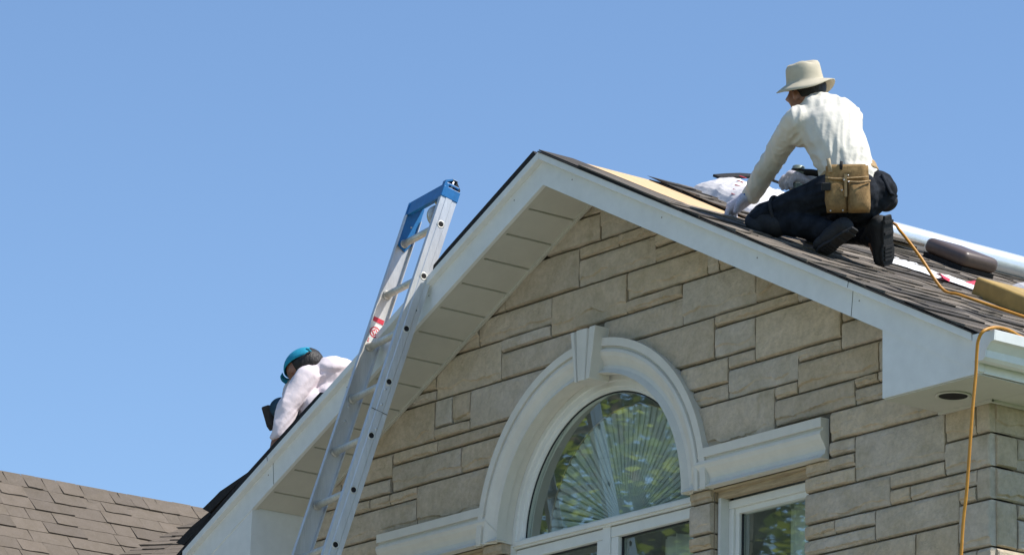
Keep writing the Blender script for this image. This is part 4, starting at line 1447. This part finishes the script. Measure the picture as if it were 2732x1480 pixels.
# ------------------------------------------------------------------ things lying on the roof
c0, c1 = on_roof(.22, 1.38, .066), on_roof(.27, 2.53, .066)
d = (c1 - c0).normalized()
L = (c1 - c0).length
roll = obj('membrane_roll', lathe([(.030, 0), (.056, .001), (.063, .006), (.065, .02), (.0655, L * .3), (.064, L * .6), (.0655, L - .04), (.063, L - .016), (.055, L - .004), (.030, L)], c0, d, 36), M_foil, None, True)
tag(roll, 'silver white roll of roofing membrane lying behind the brown vent', 'roll')


def crumple(name, c, ax, ay, an, hx, hy, hz, seed, mat, amp=.02, n=38, dome=True):
    """crumpled sheet draped over something: height field with its own thickness"""
    v, f = [], []
    for j in range(n):
        for i in range(n):
            u, w = i / (n - 1) * 2 - 1, j / (n - 1) * 2 - 1
            rag = 1 + .10 * noise.noise(V((u * 2.5 + seed, w * 2.5, 1.3)))
            p = V(c) + ax * (u * hx * rag) + ay * (w * hy * rag)
            e = max(0, 1 - max(abs(u), abs(w)) ** 3)
            rg = lambda fq, k2: 1 - 2.2 * abs(noise.noise(V((u * fq + seed, w * fq - seed, k2))))
            h = hz * (e ** .6 if dome else .15) + amp * (.55 * rg(1.7, seed) + .35 * rg(3.6, seed + 3) + .16 * rg(8.0, seed + 5)) * (.35 + .65 * e)
            v.append(p + an * max(.003, h))
    for j in range(n - 1):
        for i in range(n - 1):
            a = j * n + i
            f.append((a, a + 1, a + n + 1, a + n))
    o = obj(name, (v, f), mat, None, False)
    md = o.modifiers.new('thick', 'SOLIDIFY')
    md.thickness = .0015
    return o


bag = thing('torn_wrapper', 'crumpled white plastic wrapper with red print beyond the gloved hand', 'wrapper', tuple(on_roof(.35, .66)))
w1 = crumple('wrapper_sheet', on_roof(.24, .80, .012), UX, UY, UN, .20, .30, .10, 4.2, M_wrap, .032)
w2 = crumple('wrapper_sheet', on_roof(.52, .70, .012), UX, UY, UN, .20, .24, .06, 9.7, M_wrap, .026)
for o in (w1, w2):
    o.parent = bag
    o.matrix_parent_inverse = Matrix.Translation(-V(bag.location))
b1 = on_roof(.66, .62, .128)
for k in range(5):
    p = on_roof(.30 - .030 * k, .545 + .03 * k, .068 + .020 * k)
    obj('red_print', obox(p, (UX + UY * .5).normalized(), (UY - UX * .5).normalized(), UN, .017, .010, .0012), M_red, bag)
fs = []
for i in range(9):
    t = i / 8
    fs.append(on_roof(.03, .62 + .60 * t, .10 + .055 * math.sin(math.pi * t)))
sheet = [p for p in fs] + [p + UN * .012 for p in reversed(fs)]
o = obj('felt_sheet', prism(sheet, UX * .07), M_tar)
fix_normals(o)
tag(o, 'curled black roofing felt sheet behind the white wrapper', 'felt sheet')
bd = thing('shingle_bundle', 'opened brown shingle bundle lying between kneeling roofer and wrapper', 'shingles', tuple(on_roof(.42, 1.12)))
for k in range(4):
    a = .03 * (k % 2)
    o = obj('shingle', obox(on_roof(.42 + a, 1.12 + .02 * k, .012 + .024 * k), (UX + UY * .05 * k).normalized(), (UY - UX * .05 * k).normalized(), UN, .17, .32, .007), M_shingle, bd)

# paper and red backed wrapper beside the hose
pp = crumple('paper_sheet', on_roof(1.16, 1.02, .012), (UX * .80 + UY * .60).normalized(), (UY * .80 - UX * .60).normalized(), UN, .24, .13, .030, 2.1, M_paper, .022, 18, False)
tag(pp, 'torn white paper sheet lying flat beside the hose', 'paper')
pp2 = crumple('paper_sheet', on_roof(.86, 1.14, .012), (UX * .4 + UY * .9).normalized(), (UY * .4 - UX * .9).normalized(), UN, .10, .05, .008, 6.1, M_paper, .012, 14, False)
tag(pp2, 'small scrap of white paper nearest the membrane roll', 'paper')
rd_ = []
for i in range(13):
    t = i / 12
    rd_.append(on_roof(1.34 - .12 * t, .93 + .36 * t, .012 + .02 * (t * 2 - 1) ** 2))
v = []
for p in rd_:
    v += [p, p + UX * -.03 + UN * .014, p + UX * -.06 + UN * .008]
f = []
for i in range(12):
    for j in range(2):
        f.append((i * 3 + j, (i + 1) * 3 + j, (i + 1) * 3 + j + 1, i * 3 + j + 1))
o = obj('red_wrapper', (v, f), M_red)
md = o.modifiers.new('thick', 'SOLIDIFY')
md.thickness = .002
tag(o, 'strip of red plastic wrapper between the hose and the tan bundle', 'wrapper')

ba, bb = UX, UY
bl = on_roof(1.575, .88, .0)
o = obj('wrapped_bundle', obox(bl + ba * .5 + bb * .16 + UN * .052, ba, bb, UN, .5, .16, .048), M_bundle)
bevel(o, .016, 4)
o.data.polygons.foreach_set('use_smooth', [True] * 6)
tag(o, 'tan wrapped shingle bundle at the right edge beside the hose', 'bundle')
wq = crumple('printed_wrapper', bl + ba * .02 + bb * .46 + UN * .012, ba, bb, UN, .22, .12, .095, 3.3, M_wrap, .03, 20)
tag(wq, 'cream plastic wrapper with dark print behind the tan bundle', 'wrapper')
for k, (a, b_) in enumerate(((-.10, .0), (-.065, .012), (-.03, .004), (.005, .018), (.05, .006))):
    o = obj('print_mark', obox(bl + ba * a + bb * .337 + UN * (.070 + b_), ba, UN, bb, .018, .006, .0012), M_hole, wq)

# ------------------------------------------------------------------ second roofer, bent over behind the left rake
q_pel, q_mid, q_neck, q_head = V((-2.23, .26, 6.80)), V((-2.22, .075, 6.888)), V((-2.225, -.045, 6.905)), V((-2.262, -.108, 6.925))
q_sl, q_sr = V((-2.190, -.150, 6.868)), V((-2.40, -.06, 6.88))
q_el, q_wl, q_hl = V((-2.206, -.246, 6.705)), V((-2.214, -.286, 6.550)), V((-2.215, -.295, 6.48))
q_er, q_wr, q_hr = V((-2.40, -.12, 6.72)), V((-2.36, -.16, 6.58)), V((-2.35, -.17, 6.50))
q_kl, q_al = V((-2.37, -.175, 6.735)), V((-2.36, .12, 6.46))
q_kr, q_ar = V((-2.46, .06, 6.66)), V((-2.48, .32, 6.38))
q_f = V((-.05, -.95, -.25)).normalized()
q_s = V((1, -.05, .1)).normalized()
q_u = q_s.cross(q_f).normalized()
if q_u.z < 0:
    q_u = -q_u
h_f = V((-.93, -.10, -.36)).normalized()
h_s = h_f.cross(V((0, 0, 1))).normalized()
if h_s.x < 0:
    h_s = -h_s
h_u = h_s.cross(h_f).normalized()
if h_u.z < 0:
    h_u = -h_u
man2 = blob('person', [
    ell(q_head + h_u * .03, h_f, h_s, h_u, .106, .088, .102),
    ell(q_head + h_f * .06 - h_u * .04, h_f, h_s, h_u, .05, .048, .055),
    capsule(q_head + h_f * .10 - h_u * .015, .010, q_head + h_f * .108 - h_u * .03, .012),
    ell(q_head + h_s * .089 - h_u * .0 + h_f * .012, h_f, h_s, h_u, .018, .009, .028, 10, 8),
    ell(q_head - h_s * .089 - h_u * .0, h_f, h_s, h_u, .018, .009, .028, 10, 8),
    capsule(q_head - q_f * .02, .050, q_neck, .056),
    capsule(q_pel, .10, q_mid, .10, q_s, .75), capsule(q_mid, .11, q_neck, .08, q_s, .7),
    capsule(q_neck, .05, q_sl, .045), capsule(q_neck, .05, q_sr, .045),
    capsule(q_sl, .045, q_el, .036), capsule(q_el, .036, q_wl, .027), capsule(q_sr, .045, q_er, .036), capsule(q_er, .036, q_wr, .027),
    capsule(q_pel + q_s * .08, .07, q_kl, .05), capsule(q_kl, .05, q_al, .036), capsule(q_pel - q_s * .08, .07, q_kr, .05), capsule(q_kr, .05, q_ar, .036)], M_skin, None, .0095, 4)
tag(man2, 'person in turquoise cap and pale pink shirt crouching behind left rake', 'person')
f1 = folds(.0060, (V((.1, 1, .25)), V((0, 0, 1))), 2.6, 22)
f2 = folds(.0080, ((q_el - q_sl) + V((.05, 0, 0)), V((0, 1, 0))), 3, 26)
blob('shirt', [
    capsule(q_pel, .118, q_mid, .132, q_s, .80), capsule(q_mid, .134, q_neck - q_f * .02, .110, q_s, .72), ell(q_mid + V((0, -.05, .005)), q_s, q_f, q_u, .15, .16, .098),
    ell(V((-2.17, .05, 6.775)), q_s, q_f, q_u, .125, .15, .13), ell(V((-2.15, -.01, 6.76)), q_s, q_f, q_u, .10, .11, .11), ell(V((-2.185, -.085, 6.725)), q_s, q_f, q_u, .085, .10, .10), ell(V((-2.20, .02, 6.925)), q_s, q_f, q_u, .12, .13, .075), ell(V((-2.20, .16, 6.78)), q_s, q_f, q_u, .13, .17, .12),
    capsule(q_neck, .074, q_sl, .062), capsule(q_neck, .074, q_sr, .062), ell(q_neck + V((.02, .03, .022)), q_s, q_f, q_u, .13, .10, .075),
    capsule(q_sl, .063, q_el, .052), capsule(q_el, .052, q_wl, .044), capsule(q_sr, .066, q_er, .054), capsule(q_er, .054, q_wr, .045)], M_shirt2, man2, .0075, 3,
    lambda p, n: f1(p, n) if p.y > -.12 and p.z > 6.78 else f2(p, n))
M_denim2 = simple('faded_denim', (0.035, 0.075, 0.11), 0.85, nscale=22, namt=0.3, bump=0.3, bscale=500, spec=0.15)
blob('jeans', [capsule(q_pel - q_f * .02, .12, q_pel + q_f * .05, .115, q_s, .85), capsule(q_pel + q_s * .08, .09, q_kl, .064), capsule(q_kl, .064, q_al, .05),
               capsule(q_pel - q_s * .08, .09, q_kr, .064), capsule(q_kr, .064, q_ar, .05)], M_denim2, man2, .009, 3)
M_pad = simple('worn_knee_pad', (.028, .020, .016), .8, nscale=30, namt=.4)
o = obj('knee_pad', prism([q_kl + V((-.02, -.050, .022)), q_kl + V((-.03, -.070, .018)), q_kl + V((.015, -.060, -.09)), q_kl + V((.02, -.040, -.12)), q_kl + V((.0, -.03, -.04))], V((-.06, .0, 0))), M_pad, man2)
fix_normals(o)
bevel(o, .012, 3)
for q in (q_al, q_ar):
    blob('boot', [capsule(q, .048, q - V((0, 0, .045)), .050), capsule(q - V((0, 0, .045)), .048, q + V((.0, -.15, -.055)), .040)], M_black, man2, .010, 3)
for W_, H_ in ((q_wl, q_hl), (q_wr, q_hr)):
    hand('hand', W_, H_, (0, .8, -.2), .5, M_skin, man2, 1)
# hair and the cap worn backwards, strap opening to the rear
blob('hair', [ell(q_head + h_u * .028 - h_f * .014, h_f, h_s, h_u, .103, .090, .092), capsule(q_head - h_f * .062 - h_u * .0, .052, q_head - h_f * .055 - h_u * .035, .046, h_s, .7)], M_hair, man2, .008, 3,
     lambda p, n: .003 * noise.noise(V((p.x * 90, p.y * 12, p.z * 12))))
cap_c = q_head + h_u * .030 + h_f * .004
cz_ = (h_u * .99 + h_f * .06).normalized()
cxs = h_s
cfw = cxs.cross(cz_).normalized()
if cfw.dot(h_f) < 0:
    cfw = -cfw
v, f = [], []
nu, nv = 40, 10
for j in range(nv + 1):
    e = (j / nv) * math.pi / 2
    for i in range(nu):
        a = 2 * math.pi * i / nu
        r_ = math.cos(e)
        v.append(cap_c + cfw * (math.cos(a) * r_ * .113) + cxs * (math.sin(a) * r_ * .099) + cz_ * (math.sin(e) * .090 + .006))
for j in range(nv):
    for i in range(nu):
        a = 2 * math.pi * (i + .5) / nu
        rear = abs(((a - math.pi + math.pi) % (2 * math.pi)) - math.pi) < .42
        if rear and 1 <= j <= 4 and abs(a - math.pi) < .62 - .11 * j:
            continue                                   # opening above the strap
        f.append((j * nu + i, j * nu + (i + 1) % nu, (j + 1) * nu + (i + 1) % nu, (j + 1) * nu + i))
capo = obj('cap', (v, f), M_cap, man2, True)
md = capo.modifiers.new('thick', 'SOLIDIFY')
md.thickness = .004
bv = []
for t in (0, 1):
    for i in range(9):
        a = -.75 + 1.5 * i / 8
        r_ = 1.0 + .22 * t * math.cos(a * 1.1)
        bv.append(cap_c + cfw * (math.cos(a) * .119 * r_) + cxs * (math.sin(a) * .104 * (1 + .12 * t)) + cz_ * (.006 - .016 * t))
bf = [(i, i + 1, 10 + i, 9 + i) for i in range(8)]
br = obj('cap_brim', (bv, bf), M_cap, capo, True)
md = br.modifiers.new('thick', 'SOLIDIFY')
md.thickness = .004
obj('cap_strap_end', tube([cap_c - cfw * .112 + cxs * .04 + cz_ * .014, cap_c - cfw * .118 + cxs * .075 + cz_ * .016, cap_c - cfw * .112 + cxs * .10 + cx * .035 + cz_ * .012], .005, 6), M_cap, capo, True)
